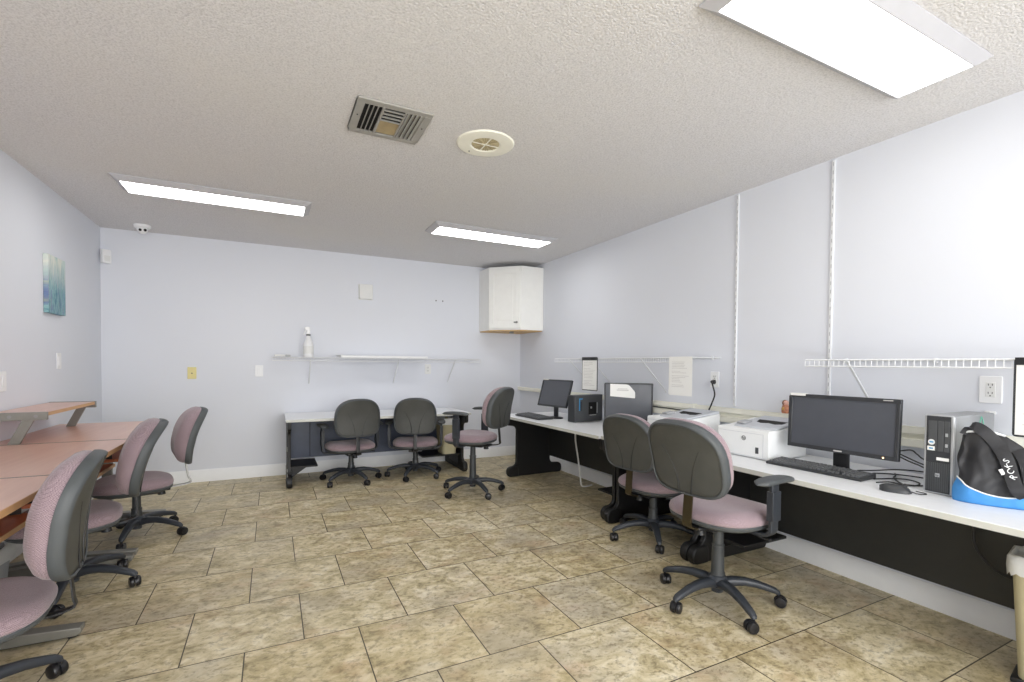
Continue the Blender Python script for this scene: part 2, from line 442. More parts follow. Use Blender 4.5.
t = thing('security_camera', 'small white dome security camera on the ceiling above the back wall', 'camera', (-1.05, 5.42, H))
part('mount', B().lathe([(.0, -.03), (.05, -.03), (.062, -.02), (.065, 0), (0, 0)]), 'white', t)
part('eyeball', B().sphere((0, 0, -.036), .042), 'white', t)
for x in (-.017, .02): part('lens', B().cyl((x + .008, -.03, -.046), (x + .010, -.041, -.051), .0115, n=14), 'dark', t)
t = thing('motion_sensor', 'white motion sensor high in the left back corner', 'sensor', (XL + .05, D - .05, 2.168), radians(45))
t.scale = (.82, .82, .82)
part('body', B().prism(roundpoly([(-.045, -.075, .01), (.045, -.075, .01), (.045, .075, .012), (-.045, .075, .012)]), 'xz', -.028, .018), 'white', t, bevel=.004)
part('window', B().box(-.03, .03, -.0295, -.027, -.055, .005), 'offwhite', t, bevel=.002)

# ------------------------------------------------------------------ wall fittings
def wall_thing(name, label, cat, x, z, group=None): return thing(name, label, cat, (x, D, z), 0, group)
t = wall_thing('chime_box', 'pale square plastic box high on the middle of the back wall', 'wall box', .962, 2.02)
part('cover', B().prism(roundpoly([(-.075, -.085, .012), (.075, -.085, .012), (.075, .085, .012), (-.075, .085, .012)]), 'xz', -.045, 0), 'offwhite', t, bevel=.006)
part('back_plate', B().box(-.08, .08, -.006, 0, -.09, .09), 'offwhite', t)
for x, w in ((1.80, 'left of two tiny dark screws in the back wall beside the corner cabinet'), (1.885, 'right of two tiny dark screws in the back wall beside the corner cabinet')):
    tag(part('wall_screw', B().lathe([(0, -.006), (.005, -.006), (.008, -.003), (.008, 0), (0, 0)], (x, D, 1.978), 12, 'y'), 'inkdark'), w, 'screw', 'screws in the back wall')

def plate(name, label, cat, loc, rz, m, kind, w=.075, h=.118, m2=None):
    t = thing(name, label, cat, loc, rz)
    part('cover_plate', B().prism(roundpoly([(-w / 2, -h / 2, .006), (w / 2, -h / 2, .006), (w / 2, h / 2, .006), (-w / 2, h / 2, .006)]), 'xz', -.006, 0), m, t, bevel=.002)
    if kind == 'outlet':
        part('insert', B().box(-.017, .017, -.0075, -.005, -.034, .034), m2 or m, t, bevel=.001)
        for zc in (-.019, .019):
            b = B()
            for dx, dz, ww, hh in ((-.007, .004, .0028, .009), (.007, .004, .0028, .009), (0, -.009, .005, .005)):
                b.box(dx - ww / 2, dx + ww / 2, -.0082, -.007, zc + dz - hh / 2, zc + dz + hh / 2)
            part('slots', b, 'inkdark', t, smooth=0)
    elif kind == 'switch':
        part('rocker', B().box(-.017, .017, -.009, -.005, -.034, .034), m2 or m, t, bevel=.002)
    elif kind == 'switch2':
        for x in (-.023, .023): part('rocker', B().box(x - .017, x + .017, -.009, -.005, -.034, .034), m2 or m, t, bevel=.002)
    elif kind == 'jack':
        part('jack', B().box(-.011, .011, -.009, -.005, -.012, .008), m2 or m, t, bevel=.001)
        part('port', B().box(-.006, .006, -.0096, -.0085, -.007, .002), 'inkdark', t, smooth=0)
    return t
R90 = radians(90)
plate('wall_plate', 'ivory yellow jack plate on the back wall, left of the wire shelf', 'wall plate', (-.71, D, 1.094), 0, 'paleyellow', 'jack')
plate('wall_plate', 'small white switch plate on the back wall under the left shelf end', 'wall plate', (-.12, D, 1.115), 0, 'white', 'switch')
plate('wall_plate', 'faint white outlet plate on the back wall below the wire shelf', 'wall plate', (1.70, D, 1.14), 0, 'offwhite', 'outlet')
plate('light_switch', 'narrow white light switch on the left wall below the painting', 'switch', (XL, 4.685, 1.205), R90, 'white', 'switch')
plate('light_switch', 'wide white double light switch at the left photo edge', 'switch', (XL, 3.83, 1.083), R90, 'white', 'switch2', w=.118)
plate('power_outlet', 'white power outlet on the right wall with a black plug in it', 'outlet', (XR, 2.528, 1.108), -R90, 'white', 'outlet', m2='offwhite')
plate('power_outlet', 'large white power outlet on the right wall above the silver computer tower', 'outlet', (XR, .986, 1.112), -R90, 'white', 'outlet', w=.08, h=.125, m2='offwhite')
t = thing('wall_hook', 'tiny white clip on the right wall above the silver computer tower', 'clip', (XR, .985, 1.005), -R90)
part('base', B().prism(roundpoly([(-.02, -.008, .006), (.02, -.008, .006), (.02, .008, .006), (-.02, .008, .006)]), 'xz', -.005, 0), 'white', t, bevel=.001)
part('hook', B().tube([(0, -.004, .002), (0, -.014, -.002), (0, -.016, .006)], .003), 'offwhite', t)

t = thing('power_cable', 'black power cord plugged into the right wall outlet and hanging behind a printer', 'cord')
part('plug', B().cyl((XR - .006, 2.528, 1.09), (XR - .035, 2.528, 1.09), .017, .012, 14), 'cordblack', t)
part('cable', B().tube(smoothpath([(XR - .03, 2.528, 1.09), (XR - .06, 2.50, 1.075), (XR - .07, 2.47, 1.0), (XR - .065, 2.50, .93), (XR - .06, 2.53, .87), (XR - .06, 2.54, .78), (XR - .08, 2.5, .69)]), .0055), 'cordblack', t)

t = thing('painting', 'small abstract canvas of teal and blue vertical streaks on the left wall', 'painting', (XL, 4.60, 1.74), 0)
part('canvas', B().box(.0005, .03, -.17, .135, -.198, .21), 'painting', t, bevel=.003)

def standard(y, z0, label):
    t = thing('shelf_standard', label, 'shelf track', (XR, y, z0), 0, 'slotted shelf tracks on the right wall')
    L = H - .012 - z0
    part('rail', B().box(-.011, 0, -.0085, .0085, 0, L), 'wire', t, bevel=.0015)
    b = B(); n = int(L / .05)
    for k in range(n):
        z = .02 + k * .05
        b.box(-.0116, -.0105, -.0016, .0016, z, z + .022)
    part('slots', b, 'bracketgrey', t, smooth=0)
standard(2.352, .925, 'white slotted wall track nearest the power cord outlet, right wall')
standard(1.703, .925, 'white slotted wall track above the large wide monitor, right wall')

t = thing('cable_raceway', 'long cream cable raceway running along the right wall above the desks', 'raceway', (XR - .002, 3.0, .8))
yA, yB = -3.6, 2.66
part('back_channel', B().box(-.022, 0, yA, .2, .006, .106), 'cream', t)
part('upper_cover', B().box(-.042, -.0, .2, yB, .066, .11).box(-.042, -.02, yA, .2, .072, .11), 'cream', t, bevel=.003)
part('lower_cover', B().box(-.042, -.02, yA, .2, .004, .046), 'cream', t, bevel=.003)
part('end_cap', B().box(-.046, 0, yB, yB + .012, .062, .114), 'white', t, bevel=.002)
for y in (-.30, -1.9):
    part('joint_clip', B().box(-.0445, -.001, y - .012, y + .012, .0, .1135), 'cream', t, bevel=.002)
t = thing('power_cable', 'thin black wire lying along the cream raceway beside the first white printer', 'cord')
part('cable', B().tube(smoothpath([(XR - .012 - .016, 3.25, .855), (XR - .03, 3.0, .856), (XR - .032, 2.85, .853), (XR - .05, 2.72, .85), (XR - .09, 2.66, .80)]), .004), 'cordblack', t)

# wire shelves -----------------------------------------------------
def wire_shelf(label, loc, rz, L, braces, z_lip=.034, dep=.30):
    """local: x along wall, wall at y=0, front at y=-dep, deck at z=0"""
    t = thing('wire_shelf', label, 'shelf', loc, rz, 'white wire wall shelves')
    b = B(); r = .0019; n = int(L / .0254)
    for k in range(n + 1):
        x = L * k / n
        b.tube([(x, -.004, .003), (x, -dep + .004, .003), (x, -dep, 0), (x, -dep - .001, -z_lip)], r, 5)
    part('deck_wires', b, 'wire', t)
    b = B()
    for y, z in ((-.006, 0), (-dep * .5, 0), (-dep, 0)): b.cyl((0, y, z), (L, y, z), .0032, n=8)
    part('long_rods', b, 'wire', t)
    part('front_lip', B().cyl((0, -dep - .001, -z_lip), (L, -dep - .001, -z_lip), .0035, n=8), 'wire', t)
    for x in braces:
        br = part('brace', B().strip([(x, -dep + .012, -.004), (x, -.012, -.27), (x, -.004, -.285)], (1, 0, 0), .012, .006), 'wire', t)
    for x in [L * .04, L * .35, L * .65, L * .96]:
        part('wall_clip', B().box(x - .008, x + .008, -.014, 0, -.012, .012), 'wire', t, bevel=.002)
    return t
ZB, ZR, ZR2 = 1.259, 1.268, 1.247
wire_shelf('white wire shelf along the back wall holding a spray bottle and a long board', (.002, D, ZB), 0, 2.27, [.36, 1.28, 1.95])
wire_shelf('white wire shelf on the right wall above the printers, with a clipboard hanging from it', (XR, 4.32, ZR), -R90, 1.845, [.25, .62, 1.30])
wire_shelf('white wire shelf on the right wall above the wide monitor and silver tower', (XR, 1.665, ZR2), -R90, 1.35, [.21, 1.2])

t = thing('shelf_board', 'long flat white board lying on the back wall wire shelf', 'board', (.66, D - .30, ZB + .005))
part('panel', B().box(0, .95, .0, .26, 0, .024), 'white', t, bevel=.004)
part('end_strip', B().box(-.03, .03, .02, .22, .0242, .030), 'offwhite', t, bevel=.002)
t = thing('spray_bottle', 'white plastic spray bottle standing on the back wall shelf', 'bottle', (.345, D - .2, ZB + .0055))
t.scale = (1.25, 1.25, 1.2)
part('bottle_body', B().lathe([(0, 0), (.036, 0), (.04, .008), (.04, .10), (.034, .125), (.018, .17), (.014, .18), (.014, .19), (0, .19)]), 'white', t)
part('label_sleeve', B().lathe([(.0405, .03), (.0408, .032), (.0408, .095), (.0405, .097)]), 'offwhite', t)
part('cap_ring', B().lathe([(0, .188), (.017, .188), (.017, .20), (0, .20)]), 'inkdark', t)
part('trigger_head', B().prism([(-.02, .20), (.012, .20), (.014, .225), (.012, .262), (-.012, .268), (-.03, .258), (-.028, .238), (-.012, .23)], 'xz', -.012, .012), 'white', t, bevel=.004)
part('trigger', B().tube(smoothpath([(-.018, 0, .236), (-.03, 0, .215), (-.036, 0, .195)], 4), .005), 'white', t)
t = thing('shelf_fitting', 'small white and grey fitting lying at the left end of the back shelf', 'fitting', (.075, D - .2, ZB + .0055))
part('handle', B().strip([(-.05, 0, .012), (0, .005, .016), (.05, 0, .012)], (0, 1, 0), .03, .02), 'offwhite', t)
part('head', B().obox((.075, 0, .012), (.05, .04, .022)), 'bracketgrey', t, bevel=.003)

# paper and clipboards hanging from the right wall shelf fronts -----------------
def lines_b(x0, x1, z0, z1, n, y, seed, hgt=.0022):
    b = B(); r = random.Random(seed)
    for k in range(n):
        z = z1 - (z1 - z0) * k / (n - 1)
        if r.random() < .15: continue
        b.box(x0, x0 + (x1 - x0) * r.uniform(.45, 1), y - .0004, y, z - hgt / 2, z + hgt / 2)
    return b
def clipboard(label, loc, h, w, bare, seed):
    t = thing('clipboard', label, 'clipboard', loc, -R90, 'clipboards hanging on the right wall')
    part('board', B().prism(roundpoly([(-w / 2, -h, .012), (w / 2, -h, .012), (w / 2, 0, .012), (-w / 2, 0, .012)]), 'xz', 0, .004), 'bezel', t)
    part('sheet', B().box(-w / 2 + .008, w / 2 - .008, -.0015, -.0003, -h + .008, -.02), 'paper', t, smooth=0)
    part('clip', B().box(-w / 2 + .004, w / 2 - .004, -.006, -.0016, -.028, .002).tube([(-.05, -.008, -.008), (-.05, -.014, -.02), (.05, -.014, -.02), (.05, -.008, -.008)], .0025), 'black', t, bevel=.001)
    part('print', lines_b(-w / 2 + .03, w / 2 - .03, -h + .05, -.05, bare, -.0016, seed), 'ink', t, smooth=0)
    return t
clipboard('black clipboard with a white sheet hanging from the far right wall shelf', (2.6625, 3.69, ZR + .012), .312, .242, 16, 3)
clipboard('large black clipboard with a white sheet at the right photo edge', (2.6625, .70, ZR2 + .006), .315, .235, 6, 5)
t = thing('paper_notice', 'white printed paper notice hanging from the wire shelf beside the power cord', 'paper', (2.664, 2.572, ZR + .008), -R90)
part('sheet', B().box(-.108, .108, -.001, .0, -.285, 0), 'paper', t, smooth=0)
part('back_sheet', B().box(-.118, .09, .001, .002, -.278, -.003), 'paper', t, smooth=0)
part('print', lines_b(-.085, .08, -.22, -.04, 17, -.0011, 11), 'ink', t, smooth=0)

# ------------------------------------------------------------------ corner cabinet
def cabinet():
    t = thing('corner_cabinet', 'white corner wall cabinet with one panelled door, hung under the ceiling', 'cabinet', (XR, D, 1.61))
    a, s, h = .60, .305, .775
    e = .002
    poly = [(-e, -e), (-e, -a), (-s, -a), (-a, -s), (-a, -e)]
    part('body', B().prism(poly, 'xy', .012, h), 'cab', t, bevel=.002, smooth=0)
    part('bottom_panel', B().prism([(-.012, -.012), (-.012, -a + .01), (-s, -a + .012), (-a + .012, -s), (-a + .01, -.012)], 'xy', 0, .0118), 'cabwood', t, smooth=0, label='raw wood underside')
    # door on the diagonal: local frame
    c = Vector((-(s + a) / 2, -(s + a) / 2, 0)); w = (a - s) * sqrt(2) / 2 - .012
    f = bpy.data.objects.new('door', None)
    rot = (0, 0, radians(-45))
    b = B(); z0, z1 = .03, h - .03; fr = .06
    for x0, x1, q0, q1 in ((-w, w, z0, z0 + fr), (-w, w, z1 - fr, z1), (-w, -w + fr, z0 + fr, z1 - fr), (w - fr, w, z0 + fr, z1 - fr)): b.box(x0, x1, -.02, -.001, q0, q1)
    b.box(-w + fr - .002, w - fr + .002, -.008, -.001, z0 + fr - .002, z1 - fr + .002)
    b.box(-w + fr + .035, w - fr - .035, -.013, -.007, z0 + fr + .035, z1 - fr - .035)
    bpy.data.objects.remove(f)
    d = part('door', b, 'cab', t, loc=c, rot=rot, bevel=.003, smooth=0)
    part('knob', B().lathe([(.005, -.02), (.005, -.034), (.013, -.04), (.014, -.046), (.009, -.052), (0, -.053)], (w - .03, 0, z0 + .07), 16, 'y'), 'steel', d, label='small metal knob')
    part('hinge_plate', B().box(w - .075, w - .045, -.0235, -.0205, z0 + .062, z0 + .08), 'steel', d, bevel=.002)
    part('under_clip', B().box(-.36, -.31, -.42, -.39, -.025, -.0005), 'steel', t, bevel=.003)
cabinet()

# ------------------------------------------------------------------ desks (black legged training tables)
def leg_poly(Hh):
    return roundpoly([(0, 0, .03), (0, .105, .05), (.105, .115, .05), (.105, Hh - .105, .05), (-.035, Hh - .085, .03), (-.035, Hh, 0), (.66, Hh, 0), (.66, Hh - .085, .03),
                      (.53, Hh - .105, .05), (.53, .115, .05), (.685, .105, .05), (.685, 0, .03)])
def foot_poly():
    return roundpoly([(-.004, 0, .045), (-.004, .108, .052), (.13, .108, .03), (.13, .0, .01)])
def table(label, loc, rz, L, Hh, depth=.70, panel='panel', shelves=(), yoff=(.06, .06), front=.05):
    """local: x along the front edge 0..L, front edge y=0, wall side +y; the white top's front edge at y=0"""
    t = thing('computer_table', label, 'table', loc, rz, 'black legged white computer tables')
    th = .026
    part('tabletop', B().box(0, L, .0006, depth, Hh - th + .002, Hh), 'deskwhite', t, bevel=.002)
    part('edge_band', B().box(0, L, -.003, .0, Hh - th + .001, Hh - .0015), 'deskedge', t)
    for x in (yoff[0], L - yoff[1]):
        lp = [(front + a, b) for a, b in leg_poly(Hh - th)]
        lg = part('leg', B().prism(lp, 'yz', x - .016, x + .016), 'deskblack', t, bevel=.004)
        part('foot_cap', B().prism([(front + a, b) for a, b in foot_poly()], 'yz', x - .027, x + .027), 'deskblack', lg, bevel=.012, seg=3)
    part('modesty_panel', B().box(yoff[0] + .018, L - yoff[1] - .018, front + .505, front + .525, .2, Hh - th), panel, t, bevel=.002)
    for x0, x1, side in shelves:
        sh = part('low_shelf', B().box(x0, x1, front + .12, front + .50, .172, .188), 'deskblack', t, bevel=.002)
        xs = x0 if side < 0 else x1
        part('gusset', B().prism([(xs, .172), (xs - side * .16, .172), (xs, .06)], 'xz', front + .2, front + .215), 'deskblack', sh)
    return t
# right wall: local x -> -Y world (rz=-90): local (x,y) -> world (y, -x)... front edge at smaller X
ZD = .67
tA = table('white topped black table in the far right corner, under the small tilted monitor', (2.175, 4.66, 0), -R90 + radians(1.6), 1.705, ZD, depth=.74, yoff=(.075, .035), shelves=[(1.46, 1.65, 1)], front=.075)
tB = table('short white topped black table under the first white printer', (2.245, 2.95, 0), -R90, .825, ZD, depth=.70, yoff=(.03, .03), front=.03)
tC = table('long white topped black table nearest the camera, under the wide monitor and tower', (2.245, 2.12, 0), -R90, 1.83, ZD, depth=.70, yoff=(.025, .05), shelves=[(.045, .30, -1)], front=.03)
tD = table('white topped table with a blue sheen painted on its black panel, against the back wall', (.118, 4.975, 0), 0, 1.87, .665, depth=.695, panel='panelsheen', yoff=(.03, .05), shelves=[(.05, .29, -1), (1.36, 1.80, 1)], front=.03)
part('panel_seam', B().box(.24, .246, .531, .5345, .21, .63), 'dark', tD, smooth=0)
for z in (.36, .165, .115): part('leg_label', B().obox((.0125, .10 if z < .3 else .16, z), (.002, .06 if z < .3 else .02, .02 if z < .3 else .045)), 'paper', tD, smooth=0, label='small white tag on the leg')
# under-desk bits on table A / C
t = thing('cable_grommet', 'grey ring cable grommet on the black panel under the right tables', 'grommet', (2.795, 3.25, .46))
b = B()
ringp = [(0, .05 * cos(a), .05 * sin(a)) for a in [radians(70 + k * 220 / 16) for k in range(17)]]
part('ring', b.tube(ringp, [.003 + .009 * sin(pi * k / 16) for k in range(17)], 8), 'bracketgrey', t, loc=(-.012, 0, 0))
tag(part('wall_socket', B().box(2.778, 2.786, 4.36, 4.395, .33, .39), 'white', bevel=.003), 'tiny white socket on the black panel under the far right table', 'socket')
tag(part('white_cord', B().tube(smoothpath([(2.715, 3.99, .60), (2.715, 3.985, .45), (2.715, 3.935, .27), (2.715, 3.90, .12), (2.72, 3.885, .03), (2.76, 3.88, .009), (2.86, 3.90, .009)]), .008), 'cordwhite'), 'white cord hanging in front of the black panel under the far right table', 'cord')
tag(part('black_cord', B().tube(smoothpath([(2.70, .98, .64), (2.72, 1.0, .60), (2.735, .97, .575), (2.74, .90, .572), (2.735, .83, .575), (2.72, .81, .60), (2.70, .84, .635)]), .006), 'cordblack'), 'upper black cord loop hanging under the near right table', 'cord')
tag(part('black_cord', B().tube(smoothpath([(2.72, .87, .638), (2.735, .93, .57), (2.745, .955, .48), (2.745, .93, .40), (2.745, .86, .345), (2.745, .74, .33), (2.745, .6, .34)]), .006), 'cordblack'), 'long black cord sagging behind the beige bin under the near right table', 'cord')

# ------------------------------------------------------------------ left cherry desks
def left_desk(label, y0, y1, feet, raised=False):
    t = thing('wooden_desk', label, 'desk', (XL + .012, y0, 0), 0, 'cherry desks along the left wall')
    L = y1 - y0 - .004; Wd = .645; Hh = .738
    part('desktop', B().box(0, Wd - .003, 0, L, Hh - .025, Hh), 'cherrysheen', t, bevel=.0015)
    part('edge_band', B().box(Wd - .0028, Wd, 0, L, Hh - .0255, Hh - .0005), 'beech', t, bevel=.001)
    part('side_band', B().box(0, Wd, -.0016, -.0002, Hh - .025, Hh - .0005), 'metalfoot', t, smooth=0)
    part('end_strip', B().box(.0, Wd, .0, .007, Hh + .0001, Hh + .0012), 'metalfoot', t, smooth=0)
    ks = part('keyboard_shelf', B().box(.22, Wd - .065, .07, L - .07, .592, .61), 'cherry', t, bevel=.0015)
    part('shelf_edge', B().box(Wd - .0648, Wd - .062, .07, L - .07, .5915, .6105), 'beech', ks, bevel=.001)
    for y in (.085, L - .085):
        bk = part('shelf_bracket', B().box(.46, .53, y - .002, y + .002, .61, Hh - .026), 'darkmetal', t)
        hb = B()
        for k in range(4): hb.box(.478, .512, y - .0028, y + .0028, .625 + k * .023, .636 + k * .023)
        part('slots', hb, 'white', bk, smooth=0)
    for y in feet:
        yl = y - y0
        lg = part('leg', B().box(.27, .33, yl - .02, yl + .02, .045, Hh - .026), 'metalfoot', t, bevel=.004)
        part('foot', B().prism([(.02, .012), (.64, .012), (.655, .02), (.655, .045), (.34, .066), (.24, .066), (.02, .045)], 'xz', yl - .03, yl + .03), 'metalfoot', lg, bevel=.003)
        for x in (.05, .62): part('glide', B().cyl((x, yl, 0), (x, yl, .013), .018, n=14), 'black', lg)
        part('top_arm', B().box(.08, .6, yl - .018, yl + .018, Hh - .055, Hh - .0255), 'darkmetal', lg)
    if raised:
        zs = .912
        rs = part('raised_shelf', B().box(.0, .25, .03, L - .19, zs - .02, zs), 'cherrysheen', t, bevel=.0015)
        part('shelf_edge', B().box(.2502, .253, .03, L - .19, zs - .0205, zs - .0005), 'beech', rs)
        for y in (.008, L - .188):
            part('end_bar', B().box(.0, .258, y, y + .022, zs - .042, zs + .003), 'metalfoot', rs, bevel=.002)
            if y < .1:
                for x in (.1, .21): part('screw', B().cyl((x, y - .002, zs - .02), (x, y + .001, zs - .02), .009, n=12), 'steel', rs)
            part('support', B().prism([(.09, Hh + .0005), (.14, Hh + .0005), (.20, zs - .042), (.15, zs - .042)], 'xz', y + .002, y + .02), 'metalfoot', rs, bevel=.001)
    return t
left_desk('cherry desk with a raised shelf at the far end of the left wall', 3.61, 4.655, (3.67, 4.55), True)
left_desk('middle cherry desk along the left wall, in front of the raised shelf', 2.60, 3.61, (2.715, 3.57))
left_desk('cherry desk nearest the camera, cut by the left photo edge', 1.55, 2.60, (1.65, 1.95))

# ------------------------------------------------------------------ office chairs
def sgnpow(c, e): return copysign(abs(c) ** e, c)
N = 48
def back_outline(w, h):
    out = []
    for i in range(N):
        a = 2 * pi * i / N; c, s = cos(a), sin(a)
        n = 2.6 if s >= 0 else 4.8
        x = w / 2 * sgnpow(c, 2 / n); z = h / 2 * sgnpow(s, 2 / n)
        x *= 1 - .05 * (z / (h / 2)) if z > 0 else 1 + .035 * (z / (h / 2)) ** 3
        out.append((x, z))
    return out
def back_warp(x, y, z, h):
    zz = z / (h / 2)
    return Vector((x, y + .22 * x * x * 1.3 - .028 * (zz * zz - .2) + .02 * zz * 0, z))
def make_shell(w, h):
    o = back_outline(w, h); rings = []
    for sc, y in ((.80, .008), (1, .004), (1.012, -.006), (1.0, -.020), (.965, -.029), (.87, -.033), (.6, -.036), (.3, -.038), (.05, -.038)):
        rings.append([back_warp(x * sc, y, z * sc, h) for x, z in o])
    return B().loft(rings)
def make_cushion(w, h):
    o = back_outline(w * .985, h * .985); rings = []
    for sc, y in ((.8, .002), (.99, .004), (1.01, .018), (1.0, .036), (.95, .053), (.82, .066), (.6, .073), (.3, .076), (.05, .077)):
        rings.append([back_warp(x * sc, y + (.012 * (1 - (z * sc / (h / 2)) ** 2) if sc < .9 else 0), z * sc, h) for x, z in o])
    return B().loft(rings)
def seat_outline(w, d):
    out = []
    for i in range(N):
        a = 2 * pi * i / N; c, s = cos(a), sin(a); n = 2.7 if s > 0 else 2.9
        x = w / 2 * sgnpow(c, 2 / n); y = d / 2 * sgnpow(s, 2 / n); x *= 1 + .05 * (y / (d / 2))
        out.append((x, y))
    return out
def rim_b(w, h):
    o = back_outline(w, h); rings = []
    for sc, y in ((.975, .008), (1.012, .007), (1.022, -.004), (1.020, -.014), (1.008, -.026), (.985, -.0345), (.955, -.0365), (.94, -.033)):
        rings.append([back_warp(x * sc, y, z * sc, h) for x, z in o])
    return B().loft(rings, False, False)
def crease_b(w, h):  # black lines paint the shade in the moulded creases of the shell
    b = B()
    for s in (-1, 1):
        pts = []
        for k in range(13):
            t = k / 12; z = -h / 2 + .012 + t * h * .60; hw = (.037 + .075 * t ** 2.1) * w / .44
            pts.append(back_warp(s * hw, -.0372, z, h))
        b.tube(pts, [.0028 * (1 - .85 * (k / 12) ** 2) + .0004 for k in range(13)], 6)
    return b
def leg_b():
    b = B(); pts = [(.02, .098, .058, .05), (.07, .112, .054, .046), (.13, .114, .048, .040), (.19, .105, .043, .036), (.245, .089, .038, .032), (.275, .079, .035, .03), (.290, .070, .030, .024), (.2955, .062, .02, .014)]
    rings = []
    for i, (r, z, w, h) in enumerate(pts):
        p0, p1 = pts[max(i - 1, 0)], pts[min(i + 1, len(pts) - 1)]
        d = Vector((p1[0] - p0[0], 0, p1[1] - p0[1])).normalized(); u = Vector((-d.z, 0, d.x)); s = Vector((0, 1, 0)); c = Vector((r, 0, z))
        rings.append([c + s * (w / 2 * sgnpow(cos(2 * pi * k / 16), .75)) + u * (h / 2 * sgnpow(sin(2 * pi * k / 16), .75)) for k in range(16)])
    return b.loft(rings)
def caster_b():
    b = B()
    for s in (-1, 1):
        b.lathe([(0, s * .004), (.0265, s * .004), (.028, s * .008), (.028, s * .017), (.024, s * .024), (.012, s * .0265), (0, s * .027)], (-.012, 0, .028), 20, 'y')
    # hood
    hood = [(.0, .058), (-.02, .058)]
    arc = [(-.012 + .031 * cos(a), .028 + .031 * sin(a)) for a in [radians(-5 + k * 20) for k in range(10)]]
    b.prism(arc, 'xz', -.0035, .0035)
    b.cyl((0, 0, .03), (0, 0, .078), .007, n=10)
    return b

